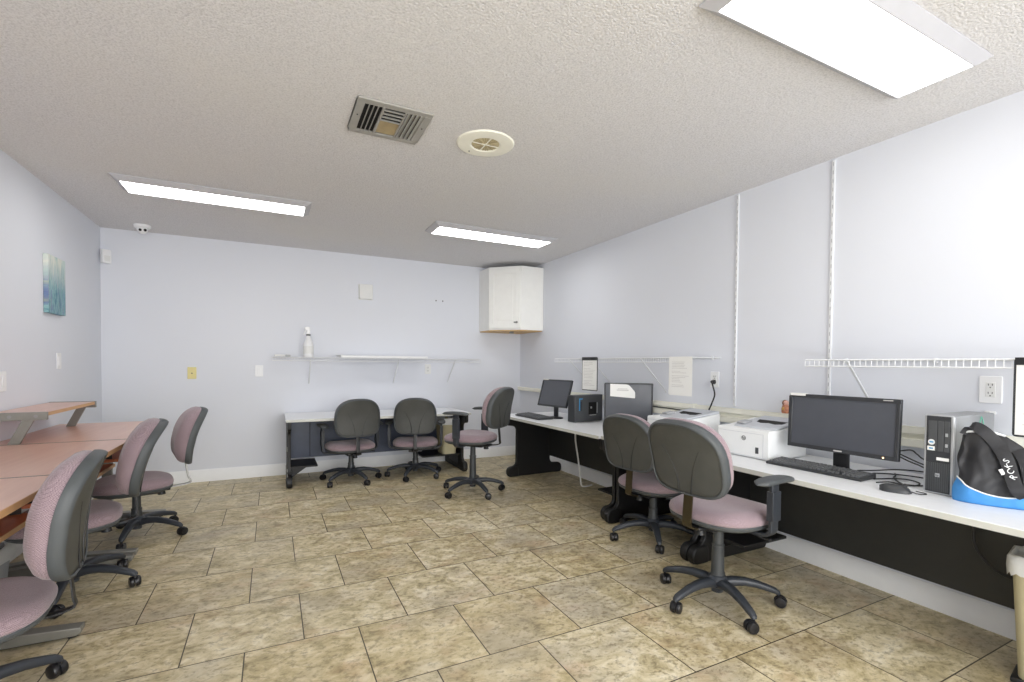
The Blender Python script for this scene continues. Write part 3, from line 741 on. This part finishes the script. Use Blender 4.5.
PROTO = {}
def chair(label, x, y, face_deg, base_deg, dz=0.0, tilt=13, arms=None, upright='bar', back_off=.235, back_z=.755, bw=.44, bh=.40, colour='base', seat_y=.02):
    """face_deg: compass bearing the chair faces (0 = +Y, 90 = +X)"""
    rz = radians(-face_deg)
    t = thing('office_chair', label, 'office chair', (x, y, 0), rz, 'office chairs with mauve seats')
    def dup(key, make, **kw):
        if key not in PROTO: PROTO[key] = o = make(); o.parent = kw.get('parent', t)
        else: o = PROTO[key].copy(); COL.objects.link(o); o.parent = kw.get('parent', t)
        o.location = kw.get('loc', (0, 0, 0)); o.rotation_euler = kw.get('rot', (0, 0, 0)); return o
    # base
    dup('hub', lambda: part('base_hub', B().lathe([(0, .055), (.028, .055), (.03, .075), (.046, .085), (.05, .12), (.040, .138), (.034, .142), (0, .142)]), colour))
    for k in range(5):
        a = radians(base_deg + 72 * k) - rz
        lg = dup('leg', lambda: part('leg', leg_b(), colour), rot=(0, 0, a))
        dup('caster', lambda: part('caster', caster_b(), 'caster'), parent=lg, loc=(.290, 0, 0), rot=(0, 0, radians((base_deg * 7 + k * 67) % 360)))
    zc = .385 + dz
    part('gas_column', B().lathe([(0, .138), (.034, .138), (.032, .16), (.029, .25 + dz), (.031, .252 + dz), (.031, .262 + dz), (.026, .264 + dz), (.024, zc - .03), (0, zc - .03)]), 'pole', t)
    dup('mech', lambda: part('tilt_mechanism', B().box(-.07, .07, -.13, .1, -.03, .002).box(-.035, .035, -.19, -.1, -.022, -.002), 'black', bevel=.006), loc=(0, 0, zc))
    lv = dup('lever', lambda: part('height_lever', B().tube([(.06, .02, -.012), (.16, .03, -.02), (.21, .03, -.026)], .0055).strip([(.2, .03, -.026), (.255, .03, -.03)], (0, 1, 0), .026, .01), 'black'), loc=(0, 0, zc))
    dup('knob', lambda: part('tension_knob', B().cyl((0, -.14, -.05), (0, -.14, -.028), .024, .02, 16), 'black'), loc=(0, 0, zc))
    def mk_pan():
        o = seat_outline(.47, .45)
        return part('seat_pan', B().loft([[Vector((a * s, b * s, z)) for a, b in o] for s, z in ((.72, .0), (.9, .004), (.985, .016), (1.0, .028), (.985, .034))]), 'rim')
    dup('pan', mk_pan, loc=(0, seat_y, zc))
    def mk_seat():
        o = seat_outline(.475, .455); rr = []
        for s, z in ((.96, .030), (1.0, .040), (1.005, .053), (.985, .066), (.94, .076), (.84, .084), (.65, .088), (.4, .087), (.15, .086), (.02, .086)):
            rr.append([Vector((a * s, b * s, z - (.018 * max(0, b * s / .2275 - .55) ** 2 * 3 if b > 0 else 0) + .010 * (abs(a * s) / .23) ** 2 * (s < .9))) for a, b in o])
        return part('seat', B().loft(rr), 'fabric')
    dup('seat', mk_seat, loc=(0, seat_y, zc))
    # back
    bz = back_z + dz; th = radians(tilt); k1 = f'{bw:.3f}{bh:.3f}'
    bl = (0, -back_off, bz); br = (th, 0, 0)
    dup('shell' + k1, lambda: part('back_shell', make_shell(bw, bh), 'shell', smooth=50), loc=bl, rot=br)
    dup('rim' + k1, lambda: part('shell_rim', rim_b(bw, bh), 'rim', smooth=50), loc=bl, rot=br)
    dup('crease' + k1, lambda: part('crease_shade', crease_b(bw, bh), 'black', smooth=50), loc=bl, rot=br)
    dup('cush' + k1, lambda: part('back_cushion', make_cushion(bw, bh), 'fabric', smooth=50), loc=bl, rot=br)
    lo = Vector((0, -back_off + .012 + sin(th) * bh * .38, bz - cos(th) * bh * .38)); lo.y -= .022
    mid = Vector((0, lo.y + .04 - .035 + .03 * 1, zc + .03))
    yb = -.17
    if upright in ('bar', 'black'):
        pts = smoothpath([(0, -.08, zc - .012), (0, yb, zc - .012), (0, lo.y - .008, zc + .005), (0, lo.y - .014, zc + .05), (0, lo.y - .004, lo.z - .04), (0, lo.y, lo.z + .06)], 5)
        part('back_upright', B().strip(pts, (1, 0, 0), .052 if upright == 'bar' else .034, .008), 'upright' if upright == 'bar' else 'black', t)
    else:
        pts = smoothpath([(0, -.08, zc - .005), (0, -.2, zc - .004), (0, lo.y - .03, zc + .01), (0, lo.y - .018, zc + .06), (0, lo.y - .0, lo.z - .03), (0, lo.y + .012, lo.z + .05)], 5)
        part('back_upright', B().strip(pts, (1, 0, 0), .03, .012), upright, t)
    if arms:
        for s in arms['sides']:
            az = arms['z'] + (0); w = arms.get('w', .275)
            ar = part('armrest', B().strip(smoothpath([(s * .10, .02, zc - .006), (s * .22, .02, zc - .008), (s * (w - .008), .02, zc + .012), (s * w, .02, zc + .06), (s * w, .02, az - .03)], 5), (0, 1, 0), [.05] * 10 + [.055] * 11, .02)
                      .box(s * w - .016, s * w + .016, -.012, .052, zc + .07, az - .07), 'base', t, bevel=.002)
            prof = []
            for q in range(9):
                u = q / 8; yy = -.135 + .28 * u; ww = .040 * (1 - abs(2 * u - 1) ** 4) ** .5 * (1.05 - .15 * u) + .002; hh = .014 * (1 - abs(2 * u - 1) ** 5) ** .5 + .001
                prof.append([Vector((s * w + ww * sgnpow(cos(2 * pi * k / 18), .7), yy + .02, az - .016 - .01 * (2 * u - 1) ** 2 + hh * sgnpow(sin(2 * pi * k / 18), .7))) for k in range(18)])
            part('arm_pad', B().loft(prof), 'rim', ar)
    return t

chair('large mauve office chair with one armrest in view, in front of the near right table', 2.047, 1.706, 86, 36, .038, tilt=18, arms=dict(sides=(1,), z=.70), bw=.43, bh=.375, back_off=.26, back_z=.74)
chair('mauve office chair without armrests, tucked behind the largest chair at the short table', 2.385, 2.535, 82, 19, -.045, tilt=14, bw=.425, bh=.375, back_off=.265, back_z=.75)
chair('mauve office chair with tall armrests standing apart near the corner, turned to the left', 1.692, 4.184, -39, 58, .085, tilt=12, arms=dict(sides=(-1, 1), z=.785), bw=.44, bh=.375, back_z=.735, back_off=.285, upright='black')
chair('left of two grey backed chairs facing the back wall table', .722, 5.1, -8, 4, -.075, tilt=6, arms=dict(sides=(-1, 1), z=.60), bw=.435, bh=.37, back_z=.75, upright='black')
chair('right of two grey backed chairs facing the back wall table, beside the beige bin', 1.378, 5.049, 16, 18, -.075, tilt=6, arms=dict(sides=(-1, 1), z=.60), bw=.425, bh=.37, back_z=.75, upright='black')
chair('mauve chair nearest the camera at the left photo edge, half cut off', -.95, 2.20, -96, 40, -.07, tilt=10, bw=.385, bh=.42, back_z=.745, back_off=.315, upright='black', seat_y=-.03)
chair('middle mauve chair of the three at the left desks, tucked under the middle desk', -.935, 3.245, -101, 57, -.045, tilt=19, bw=.395, bh=.415, back_z=.735, back_off=.295, upright='black')
chair('farthest mauve chair at the left desks, its back on a thin bent steel bar', -.835, 4.09, -103, 50, -.065, tilt=16, bw=.40, bh=.40, back_z=.75, back_off=.31, upright='steel')

# ------------------------------------------------------------------ computers
def monitor(label, x, y, z0, w, h, face_deg, tilt=5, base=(0, .03), sticker=None, led=False, neck_w=.075, tag_txt=False, bez=.018, thick=.045, br=1):
    """local front = -y ; z0 bottom of the screen; base on ZD"""
    rz = radians(180 - face_deg)
    t = thing('computer_monitor', label, 'monitor', (x, y, ZD + .0005), rz, 'black computer monitors')
    zl = z0 - ZD
    def frame(): return dict(loc=(0, 0, zl), rot=(radians(-tilt), 0, 0))
    b = B()
    for x0, x1, q0, q1 in ((-w / 2, w / 2, 0, bez * 1.1), (-w / 2, w / 2, h - bez, h), (-w / 2, -w / 2 + bez, bez * 1.1, h - bez), (w / 2 - bez, w / 2, bez * 1.1, h - bez)): b.box(x0, x1, -.012, .010, q0, q1)
    b.box(-w / 2, w / 2, -.004, .012, 0, h)
    hs = part('housing', b, 'bezel', t, bevel=.003, **frame())
    part('back_cover', B().loft([[Vector((sx * (w / 2 - i), yy, h / 2 + sz * (h / 2 - i))) for sx, sz in ((-1, -1), (1, -1), (1, 1), (-1, 1))] for i, yy in ((.004, .0121), (.02, .03), (.07, thick))]), 'bezel', t, bevel=.004, **frame())
    part('screen', B().box(-w / 2 + bez, w / 2 - bez, -.006, -.0042, bez * 1.1, h - bez), 'screen', t, smooth=0, **frame())
    if led: part('power_light', B().cyl((w / 2 - .06, -.0125, .010), (w / 2 - .06, -.0118, .010), .004, n=10), 'amber', t, label='amber power light', **frame())
    if tag_txt:
        part('logo_mark', B().box(w / 2 - .07, w / 2 - .03, -.0126, -.0119, h - .0105, h - .0065), 'ink', t, smooth=0, **frame())
        part('maker_mark', B().box(-.02, .02, -.0126, -.0119, .006, .013), 'ink', t, smooth=0, **frame())
    if sticker:
        sx0, sx1, sz0, sz1 = sticker
        part('sticker', B().box(sx0, sx1, -.0128, .014, sz0, sz1), 'paper', t, smooth=0, **frame())
    bx, by = base
    part('neck', B().strip([(bx, by + .012, zl + h * .35), (bx, by + .012, zl + .02), (bx, by + .012, .012)], (1, 0, 0), neck_w, .022), 'black', t, bevel=.003)
    part('stand_base', B().lathe([(0, 0), (.115, 0), (.12, .006), (.11, .012), (.04, .018), (0, .018)], (0, 0, 0), 36).xform(Matrix.Translation((bx, by, 0)) @ Matrix.Diagonal((br, .82 * br, 1, 1))), 'black', t)
    return t
monitor('wide black monitor with a blank screen beside the silver tower', 2.585, 1.430, .772, .52, .290, -92, tilt=3, base=(-.028, .07), br=.5, thick=.072, sticker=(-.256, -.173, .280, .293), led=True, tag_txt=True)
monitor('small black monitor tilted back on the far right table, next to the dark computer', 2.515, 4.12, .785, .43, .28, -100, tilt=17, base=(.02, .03), sticker=(-.212, -.13, .272, .283), neck_w=.055, bez=.014, br=.75)
m3 = monitor('square black monitor with a paper note taped over its top, behind two chairs', 2.745, 3.235, .735, .405, .32, 218, tilt=1, base=(0, .03), bez=.012)
FR = dict(loc=(0, 0, .065), rot=(radians(-1), 0, 0))
note = B(); pl = roundpoly([(-.155, .205, .0), (.055, .19, .006), (.055, .245, .03), (.0, .308, .05), (-.155, .312, .0)], 4)
part('paper_note', note.prism(pl, 'xz', -.0145, -.0135), 'paper', m3, smooth=0, label='white paper note', **FR)
part('note_print', B().box(-.10, .0, -.0149, -.0144, .255, .262).box(-.09, -.01, -.0149, -.0144, .268, .272), 'ink', m3, smooth=0, **FR)

def keyboard(label, x, y, rz, w, d):
    t = thing('keyboard', label, 'keyboard', (x, y, ZD + .001), rz, 'black keyboards')
    # local: front edge at y=0 (user side -y), back at y=d
    part('case', B().prism(roundpoly([(0, 0, .004), (d, 0, .004), (d, .026, .006), (d * .72, .021, 0), (0, .014, .004)], 3), 'yz', -w / 2, w / 2), 'key', t, bevel=.003)
    def keys(x0, x1, rows, n, y0=.012, step=None):
        b = B(); kd = (d - .03) / 6
        for r in rows:
            yy = y0 + r * kd; zz = .0145 + (yy + kd / 2) / d * .0115
            kw = (x1 - x0) / n
            k = 0
            while k < n:
                span = 5 if (r == 0 and n > 10 and k == 4) else 1
                xx0, xx1 = x0 + k * kw + .002, x0 + (k + span) * kw - .002
                lo = [Vector((a, bb, zz - .003)) for a, bb in ((xx0, yy), (xx1, yy), (xx1, yy + kd - .002), (xx0, yy + kd - .002))]
                hi = [Vector((a, bb, zz + .007)) for a, bb in ((xx0 + .0025, yy + .002), (xx1 - .0025, yy + .002), (xx1 - .0025, yy + kd - .005), (xx0 + .0025, yy + kd - .005))]
                b.loft([lo, hi], False, True); k += span
        return b
    s = w / .46
    part('main_keys', keys(-w / 2 + .012, -w / 2 + .295 * s, range(0, 5), 15), 'keylegend', t, smooth=0)
    part('function_keys', keys(-w / 2 + .012, -w / 2 + .295 * s, [5], 14, .018), 'keylegend', t, smooth=0)
    part('navigation_keys', keys(-w / 2 + .305 * s, -w / 2 + .36 * s, [0, 3, 4, 5], 3), 'keylegend', t, smooth=0)
    part('number_keys', keys(-w / 2 + .37 * s, w / 2 - .012, range(0, 5), 4), 'keylegend', t, smooth=0)
    return t
keyboard('black keyboard in front of the wide monitor', 2.467, 1.505, -R90 + radians(2), .475, .14)
keyboard('black keyboard in the far right corner in front of the small tilted monitor', 2.29, 4.24, -R90 + radians(2), .46, .17)
t = thing('computer_mouse', 'black computer mouse on the table near the silver tower', 'mouse', (2.425, 1.105, ZD + .0008), radians(205))
rr = []
for k in range(11):
    u = k / 10; yy = -.056 + .112 * u; w = .032 * (1 - abs(2 * u - 1) ** 3.2) ** .5 + .001; hh = .029 * (1 - abs(1.9 * u - .85) ** 2.6 if abs(1.9 * u - .85) < 1 else 0) ** .5 * 1.0 + .004
    rr.append([Vector((w * cos(a), yy, max(0, hh * sgnpow(sin(a), .8)))) for a in [pi * j / 12 for j in range(13)]])
part('body', B().loft(rr), 'key', t, smooth=60)
part('wheel', B().cyl((-.004, .032, .031), (.004, .032, .031), .009, n=14), 'black', t)
part('button_split', B().box(-.0008, .0008, .005, .05, .031, .0335), 'dark', t, smooth=0)
part('cord', B().tube(smoothpath([(0, .05, .008), (.008, .075, .004), (-.01, .10, .003), (-.03, .10, .003), (-.05, .07, .003)]), .0022, 6), 'cordblack', t)

def tower_near():
    # stands with its narrow front facing -X ; local front = -y
    t = thing('computer_tower', 'silver and black computer tower standing on the near right table', 'computer', (2.545, 1.005, ZD + .0005), -R90)
    w, d, h = .10, .38, .338
    part('case', B().box(-w / 2, w / 2, .012, d, .003, h), 'silvercase', t, bevel=.006)
    part('front_frame', B().prism(roundpoly([(-w / 2 - .001, .002, .006), (w / 2 + .001, .002, .006), (w / 2 + .001, h + .001, .012), (-w / 2 - .001, h + .001, .012)]), 'xz', -.004, .0115), 'silver', t, bevel=.003)
    part('front_bezel', B().box(-w / 2 + .008, w / 2 - .008, -.0075, -.0042, .008, h - .004), 'bezel', t, bevel=.002)
    for x0, x1 in ((-.034, -.004), (-.001, .019), (.021, .039)):
        part('drive_bay', B().box(x0, x1, -.0105, -.0076, .185, h - .024), 'pccase', t, bevel=.0015)
    for z in (.205, .25): part('button', B().box(.025, .034, -.0125, -.0106, z, z + .014), 'silver', t, bevel=.001)
    b = B()
    for k in range(11):
        x = -.037 + k * .0074; b.box(x - .0022, x + .0022, -.0102, -.0076, .015, .135)
    part('grille', b, 'pccase', t, smooth=0)
    part('badge', B().box(-.007, .009, -.0125, -.0103, .075, .091), 'silver', t, bevel=.001)
    part('badge_letters', text_b('hp', .012).xform(Matrix.Translation((.001, -.0129, .083)) @ Matrix.Rotation(R90, 4, 'X')), 'inkdark', t, smooth=0)
    part('asset_label', B().box(-.004, .038, -.0095, -.0076, .146, .159), 'paper', t, smooth=0)
    part('round_sticker', B().lathe([(0, -.0111), (.012, -.0111), (.012, -.0105), (0, -.0105)], (-.022, 0, .222), 20, 'y'), 'offwhite', t, smooth=0)
    part('square_sticker', B().box(-.036, -.010, -.0111, -.0105, .186, .204), 'paper', t, smooth=0)
    part('sticker_print', B().box(-.029, -.015, -.0115, -.011, .219, .225).box(-.03, -.016, -.0115, -.011, .192, .198), 'bluestrip', t, smooth=0)
    tri = [(cos(radians(90 + 120 * k)) * .026, sin(radians(90 + 120 * k)) * .026) for k in range(3)]
    pts = [(w / 2 + .0012, .245 + a, h - .034 + b_) for a, b_ in tri]
    b = B()
    for k in range(3):
        p, q = Vector(pts[k]), Vector(pts[(k + 1) % 3]); b.strip([p.lerp(q, .06), p.lerp(q, .8)], (1, 0, 0), .0012, .007)
    part('recycling_mark', b, 'green', t, smooth=0, label='green triangular arrow mark')
tower_near()
def tower_far():
    t = thing('desktop_computer', 'compact dark grey computer with a blue strip beside the small tilted monitor', 'computer', (2.485, 3.725, ZD + .0005), radians(-80))
    w, d, h = .085, .375, .255
    part('case', B().box(-w / 2, w / 2, .01, d, .004, h), 'pccase', t, bevel=.004)
    part('front_bezel', B().box(-w / 2 + .001, w / 2 - .001, -.004, .0098, .006, h - .002), 'bezel', t, bevel=.004)
    s = w / 2
    part('blue_strip', B().box(s, s + .0015, .06, .072, .11, .225).box(s, s + .0015, .072, .105, .215, .225), 'bluestrip', t, smooth=0, label='light blue strip')
    part('side_label', B().box(s, s + .0012, .072, .098, .11, .195), 'bezel', t, smooth=0)
    part('vent_panel', B().box(s, s + .004, .185, .285, .07, .185), 'dark', t, bevel=.002)
    part('lower_bar', B().box(s, s + .003, .20, .285, .06, .066), 'ink', t, smooth=0)
    part('round_button', B().cyl((s + .004, .215, .135), (s + .006, .215, .135), .011, n=16), 'bracketgrey', t)
    part('port_column', B().box(s, s + .003, .295, .304, .08, .18), 'bracketgrey', t, smooth=0)
    part('rubber_foot', B().box(-w / 2, w / 2, .02, .04, -.0004, .0042).box(-w / 2, w / 2, .28, .3, -.0004, .0042), 'white', t, smooth=0)
tower_far()

def printer(label, x, y, rz, w=.345, d=.345, marks=True):
    t = thing('laser_printer', label, 'printer', (x, y, ZD + .0005), rz, 'white laser printers')
    h0, h1 = .168, .224
    prof = roundpoly([(0, .004, .004), (d, .004, .004), (d, h1 - .02, .006), (d * .30, h0 + .004, .0), (0, h0, .012)], 4)
    part('body', B().prism(prof, 'yz', -w / 2, w / 2), 'printerwhite', t, bevel=.005)
    # raised grey lid over the rear right, with the black paper exit
    zt = lambda yy: h0 + .004 + (yy - d * .30) / (d * .7) * (h1 - .024 - h0)
    b = B(); lx0, lx1 = -w / 2 + .075, w / 2 - .002
    b.prism([(.05, h0 + .0015), (d - .004, h1 - .02), (d - .004, h1 - .002), (.06, h0 + .014)], 'yz', lx0, lx1)
    part('top_lid', b, 'printergrey', t, bevel=.003)
    q = Matrix.Rotation(atan2(h1 - .016 - h0, d - .064), 3, 'X')
    zl = lambda yy: h0 + .0145 + (yy - .06) / (d - .064) * (h1 - .016 - h0)
    part('paper_exit', B().prism([(lx0 + .07, .17), (lx0 + .11, .15), (lx0 + .15, .165), (lx0 + .20, .15), (lx0 + .235, .17), (lx0 + .235, .225), (lx0 + .05, .225)], 'xy', -.002, .0015).xform(Matrix.Translation((0, 0, zl(.19))) @ Matrix.Translation((0, .19, 0)) @ q.to_4x4() @ Matrix.Translation((0, -.19, 0))), 'dark', t, smooth=0, label='black paper exit')
    part('paper_stop', B().obox((lx0 + .028, .11, zl(.11) + .006), (.055, .075, .010), q), 'bracketgrey', t, bevel=.002)
    part('tray_line', B().box(-w / 2 + .01, w / 2 - .01, -.0012, .001, .010, .012), 'printergrey', t, smooth=0)
    b = B(); fx = w / 2 - .035
    b.box(-w / 2 + .012, fx, -.0012, .001, .145, .1465).box(fx - .0012, fx, -.0012, .001, .014, .146)
    part('front_door_gap', b, 'printergrey', t, smooth=0)
    part('badge_ring', B().tube([(.012 + .0125 * cos(2 * pi * k / 24), -.0012, .113 + .0125 * sin(2 * pi * k / 24)) for k in range(24)], .0016, 6, True), 'inkdark', t)
    part('badge_letters', text_b('hp', .016).xform(Matrix.Translation((.012, -.0018, .114)) @ Matrix.Rotation(R90, 4, 'X')), 'inkdark', t, smooth=0)
    part('status_window', B().box(.09, .11, -.002, .001, .032, .068), 'pccase', t, bevel=.001)
    return t
printer('white laser printer with a grey lid beside the wide monitor', 2.515, 1.9385, -R90, w=.347)
printer('white laser printer behind the chairs, nearer the square monitor', 2.475, 2.545, -R90 + radians(-5), w=.355)

# cables on the table
cab = [[(2.80, 1.30, .78), (2.80, 1.22, .806), (2.80, 1.19, .79), (2.80, 1.163, .77), (2.82, 1.07, .72)],
       [(2.76, 1.28, .80), (2.76, 1.202, .77), (2.76, 1.145, .751), (2.77, 1.07, .735)],
       [(2.74, 1.27, .79), (2.74, 1.199, .761), (2.74, 1.14, .742), (2.75, 1.07, .70)],
       [(2.70, 1.40, .678), (2.76, 1.35, .682), (2.83, 1.30, .69), (2.85, 1.20, .70), (2.85, 1.07, .70)],
       [(2.70, 1.33, .678), (2.76, 1.28, .679), (2.80, 1.20, .679), (2.81, 1.07, .679)],
       [(2.577, 1.264, .676), (2.675, 1.225, .676), (2.71, 1.18, .676), (2.676, 1.125, .676), (2.605, 1.11, .676), (2.585, 1.15, .676), (2.65, 1.215, .683), (2.74, 1.25, .679), (2.80, 1.28, .677)],
       [(2.51, 1.22, .676), (2.575, 1.20, .676), (2.58, 1.16, .676), (2.62, 1.10, .676), (2.70, 1.07, .678)]]
lab = 'thin black computer cable lying tangled between the wide monitor and the silver tower'
for p in cab:
    tag(part('computer_cable', B().tube(smoothpath(p, 7), .0035, 6), 'cordblack'), lab, 'cable', 'cables beside the silver tower')

# figurine on the raceway
t = thing('figurine', 'small brown and pink painted figurine standing on the cream raceway beside the wide monitor', 'figurine', (XR - .0225, 1.958, .9105))
part('body', B().lathe([(0, 0), (.017, 0), (.021, .01), (.021, .03), (.016, .05), (.012, .055), (0, .056)], n=20).xform(Matrix.Diagonal((.85, 1.25, 1, 1))), 'orange', t)
part('head', B().sphere((-.002, -.004, .066), .0155), 'pink', t)
part('hood', B().sphere((.004, .006, .066), .0175, (.9, 1.05, 1.1)), 'brownglaze', t)
part('front_patch', B().sphere((-.012, .004, .028), .011, (.7, 1, 1.2)), 'yellowglaze', t)

# ------------------------------------------------------------------ bag
def bag():
    th = atan2(-.87, .49)
    t = thing('tote_bag', 'black tote bag with a bright blue base slumped against the silver tower', 'bag', (2.580, .825, ZD + .0008), th)
    a, bd = .135, .056
    def prof_h(x):
        k = [(-.14, .25), (-.10, .285), (-.05, .295), (.01, .275), (.06, .235), (.10, .19), (.14, .16)]
        for (x0, h0), (x1, h1) in zip(k, k[1:]):
            if x <= x1: return h0 + (h1 - h0) * max(0, (x - x0)) / (x1 - x0)
        return k[-1][1]
    NU, NV = 96, 26
    def P3(u, v, off=0.0, hmax=None):
        ang = 2 * pi * u; c, s = cos(ang), sin(ang)
        taper = 1 - .18 * v; thick = (1 - .55 * v ** 1.3) * (1 + .10 * sin(pi * min(1, v * 1.6)))
        x = (a * taper + off) * sgnpow(c, .85); y = (bd * thick + off) * sgnpow(s, .85)
        h = prof_h(x) if hmax is None else hmax(x, s)
        z = v * h
        if v > .02:
            f = min(1, v * 3)
            nz = noise.noise(Vector((x * 9, z * 9, s * 2 + 3))) * .022 + noise.noise(Vector((x * 24 + z * 10, z * 20 - x * 12, s * 3))) * .009
            y += nz * f * (1 if s > 0 else 1.2) * abs(s) ** .5; x += noise.noise(Vector((z * 14, s * 2, 9))) * .012 * f
        return Vector((x, y, z))
    rings = [[P3(i / NU, j / NV) for i in range(NU)] for j in range(NV + 1)]
    part('bag_body', B().loft(rings, True, True), 'nylon', t, smooth=80)
    hb = lambda x, s: .040 + .052 * (abs(x) / a) ** 2
    def PB(u, v, off):
        p = P3(u, .0, off); hx = hb(p.x, 0); z = v * hx
        ang = 2 * pi * u; c, s = cos(ang), sin(ang); vv = z / max(.05, prof_h(p.x))
        q = P3(u, vv, off); q.z = z; return q
    rb = [[PB(i / NU, j / 8, .0035 if j else .001) for i in range(NU)] for j in range(9)]
    bl = part('blue_base', B().loft(rb, True, False), 'blue', t, smooth=80, label='bright blue base')
    part('piping', B().tube([PB(i / NU, 1.0, .0045) for i in range(NU)], .0028, 6, True), 'piping', bl)
    top = [P3(i / NU, .99, .002) for i in range(NU)]
    part('zip_edge', B().tube([top[i] + Vector((0, 0, .002)) for i in range(NU // 2 + 2, NU - 22)], .0045, 6), 'piping', t, label='pale zip edge')
    # strap: hangs as a loop over the front
    def fr(x, z, off=.012):
        v = min(1, z / prof_h(x)); best = min((P3(u / 200, v) for u in range(100, 200)), key=lambda p: abs(p.x - x)); return Vector((x, best.y - off, z))
    sp = smoothpath([fr(-.105, .27, .0), Vector((-.085, -.03, .305)), fr(-.055, .29, .014), fr(-.02, .245, .02), fr(.005, .19, .02), fr(.02, .13, .02), fr(.035, .075, .02), fr(.06, .058, .022), fr(.074, .09, .02), fr(.07, .14, .022), fr(.06, .19, .02), fr(.045, .225, .008)], 6)
    st = part('strap', B().strip(sp, [Vector((.75, 0, .65))] * 20 + [Vector((.95, -.1, .3))] * (len(sp) - 20), [.042] * len(sp), .004), 'nylon', t, smooth=60)
    # lettering down the strap
    for k, ch in enumerate('SKCR'):
        z = .185 - k * .020; x = .004 + k * .0065
        p = fr(x, z, .026)
        part('strap_letter', text_b(ch, .027).xform(Matrix.Translation(p) @ Matrix.Rotation(radians(-60), 4, 'Y') @ Matrix.Rotation(R90, 4, 'X')), 'piping', st, smooth=0)
    p = fr(-.006, .14, .02); part('strap_tag', B().obox(p, (.012, .003, .022), Matrix.Rotation(radians(-25), 3, 'Y')), 'piping', st)
    p = fr(.10, .09, .008)
    part('printed_mark', B().tube(smoothpath([p + Vector((-.016, 0, .008)), p + Vector((-.004, -.001, .012)), p + Vector((-.012, -.001, -.004)), p + Vector((.014, 0, -.006))], 5), .0028, 6), 'piping', t)
bag()

# ------------------------------------------------------------------ bins
def bin_(name, label, loc, rz, w, d, h, m='beige', liner=True, foot=False):
    t = thing(name, label, 'bin', loc, rz)
    def rr(w_, d_, z, r=.04):
        return [Vector((x, y, z)) for x, y in roundpoly([(-w_ / 2, -d_ / 2, r), (w_ / 2, -d_ / 2, r), (w_ / 2, d_ / 2, r), (-w_ / 2, d_ / 2, r)], 5)]
    k = .80
    part('bin_body', B().loft([rr(w * k, d * k, 0), rr(w, d, h), rr(w + .012, d + .012, h), rr(w + .012, d + .012, h + .012), rr(w - .008, d - .008, h + .012), rr(w * k - .01, d * k - .01, .01)]), m, t, smooth=45)
    if foot: part('black_foot', B().box(-w * .47, -w * .25, -d * .42, d * .30, .0, .02), 'black', t, bevel=.004)
    if liner:
        r = random.Random(5); rings = []
        for w_, d_, z, amp in ((w * .9, d * .9, h - .10, .002), (w - .012, d - .012, h + .010, .003), (w + .002, d + .002, h + .020, .004), (w + .022, d + .022, h + .012, .004), (w + .024, d + .024, h - .02, .006), (w + .020, d + .020, h - .055, .010)):
            rings.append([p + Vector((r.uniform(-.003, .003), r.uniform(-.003, .003), r.uniform(-amp, amp))) for p in rr(w_, d_, z)])
        part('bin_liner', B().loft(rings, False, False), 'liner', t, smooth=80, label='white plastic liner')
    return t
bin_('waste_bin', 'beige waste bin with a white liner at the right photo edge', (2.65, .666, 0), radians(-80), .25, .19, .475, foot=True)
bin_('waste_bin', 'beige waste bin with a white liner under the back wall table', (1.80, 5.255, .1885), 0, .20, .28, .385)
bin_('waste_bin', 'grey waste bin with a bulging white liner under the middle left desk', (-1.29, 3.22, 0), 0, .22, .2, .27, m='bracketgrey')

# ------------------------------------------------------------------ camera, light, view
CAMP = (479.23, 26.62, -1.21, .50, 374.1, 1.2112)
f, yaw, pit, rol, cyp, ch = CAMP
yaw, pit, rol = radians(yaw), radians(pit), radians(rol)
fw = Vector((sin(yaw) * cos(pit), cos(yaw) * cos(pit), sin(pit))); r0 = Vector((cos(yaw), -sin(yaw), 0)); u0 = r0.cross(fw)
rv = r0 * cos(rol) + u0 * sin(rol); uv = -r0 * sin(rol) + u0 * cos(rol)
cd = bpy.data.cameras.new('camera'); co = bpy.data.objects.new('camera', cd); COL.objects.link(co)
co.matrix_world = Matrix(((rv.x, uv.x, -fw.x, 0), (rv.y, uv.y, -fw.y, 0), (rv.z, uv.z, -fw.z, ch), (0, 0, 0, 1)))
cd.sensor_fit = 'HORIZONTAL'; cd.sensor_width = 36; cd.lens = f / 1024 * 36; cd.shift_y = (cyp - 341) / 1024; cd.clip_start = .05
SC.camera = co

# fill light added behind the camera, in front of the made-up window
ld = bpy.data.lights.new('added_fill', 'AREA'); ld.shape = 'RECTANGLE'; ld.size = 3.54; ld.size_y = 1.82; ld.energy = 98; ld.color = (.97, .98, 1)
lo = bpy.data.objects.new('added_fill', ld); COL.objects.link(lo); lo.location = (.78, Y0 + .05, 1.25); lo.rotation_euler = (radians(90), 0, 0)

w = bpy.data.worlds.new('world'); SC.world = w; w.use_nodes = True
w.node_tree.nodes['Background'].inputs[0].default_value = (.8, .85, 1, 1); w.node_tree.nodes['Background'].inputs[1].default_value = .3
vs = SC.view_settings; SC.display_settings.display_device = 'sRGB'
vs.view_transform = 'Standard'; vs.look = 'None'; vs.gamma = 1; vs.exposure = 0.72; vs.use_curve_mapping = False
cy = SC.cycles
cy.use_denoising = True; cy.max_bounces = 10; cy.diffuse_bounces = 6; cy.glossy_bounces = 4; cy.sample_clamp_indirect = 6
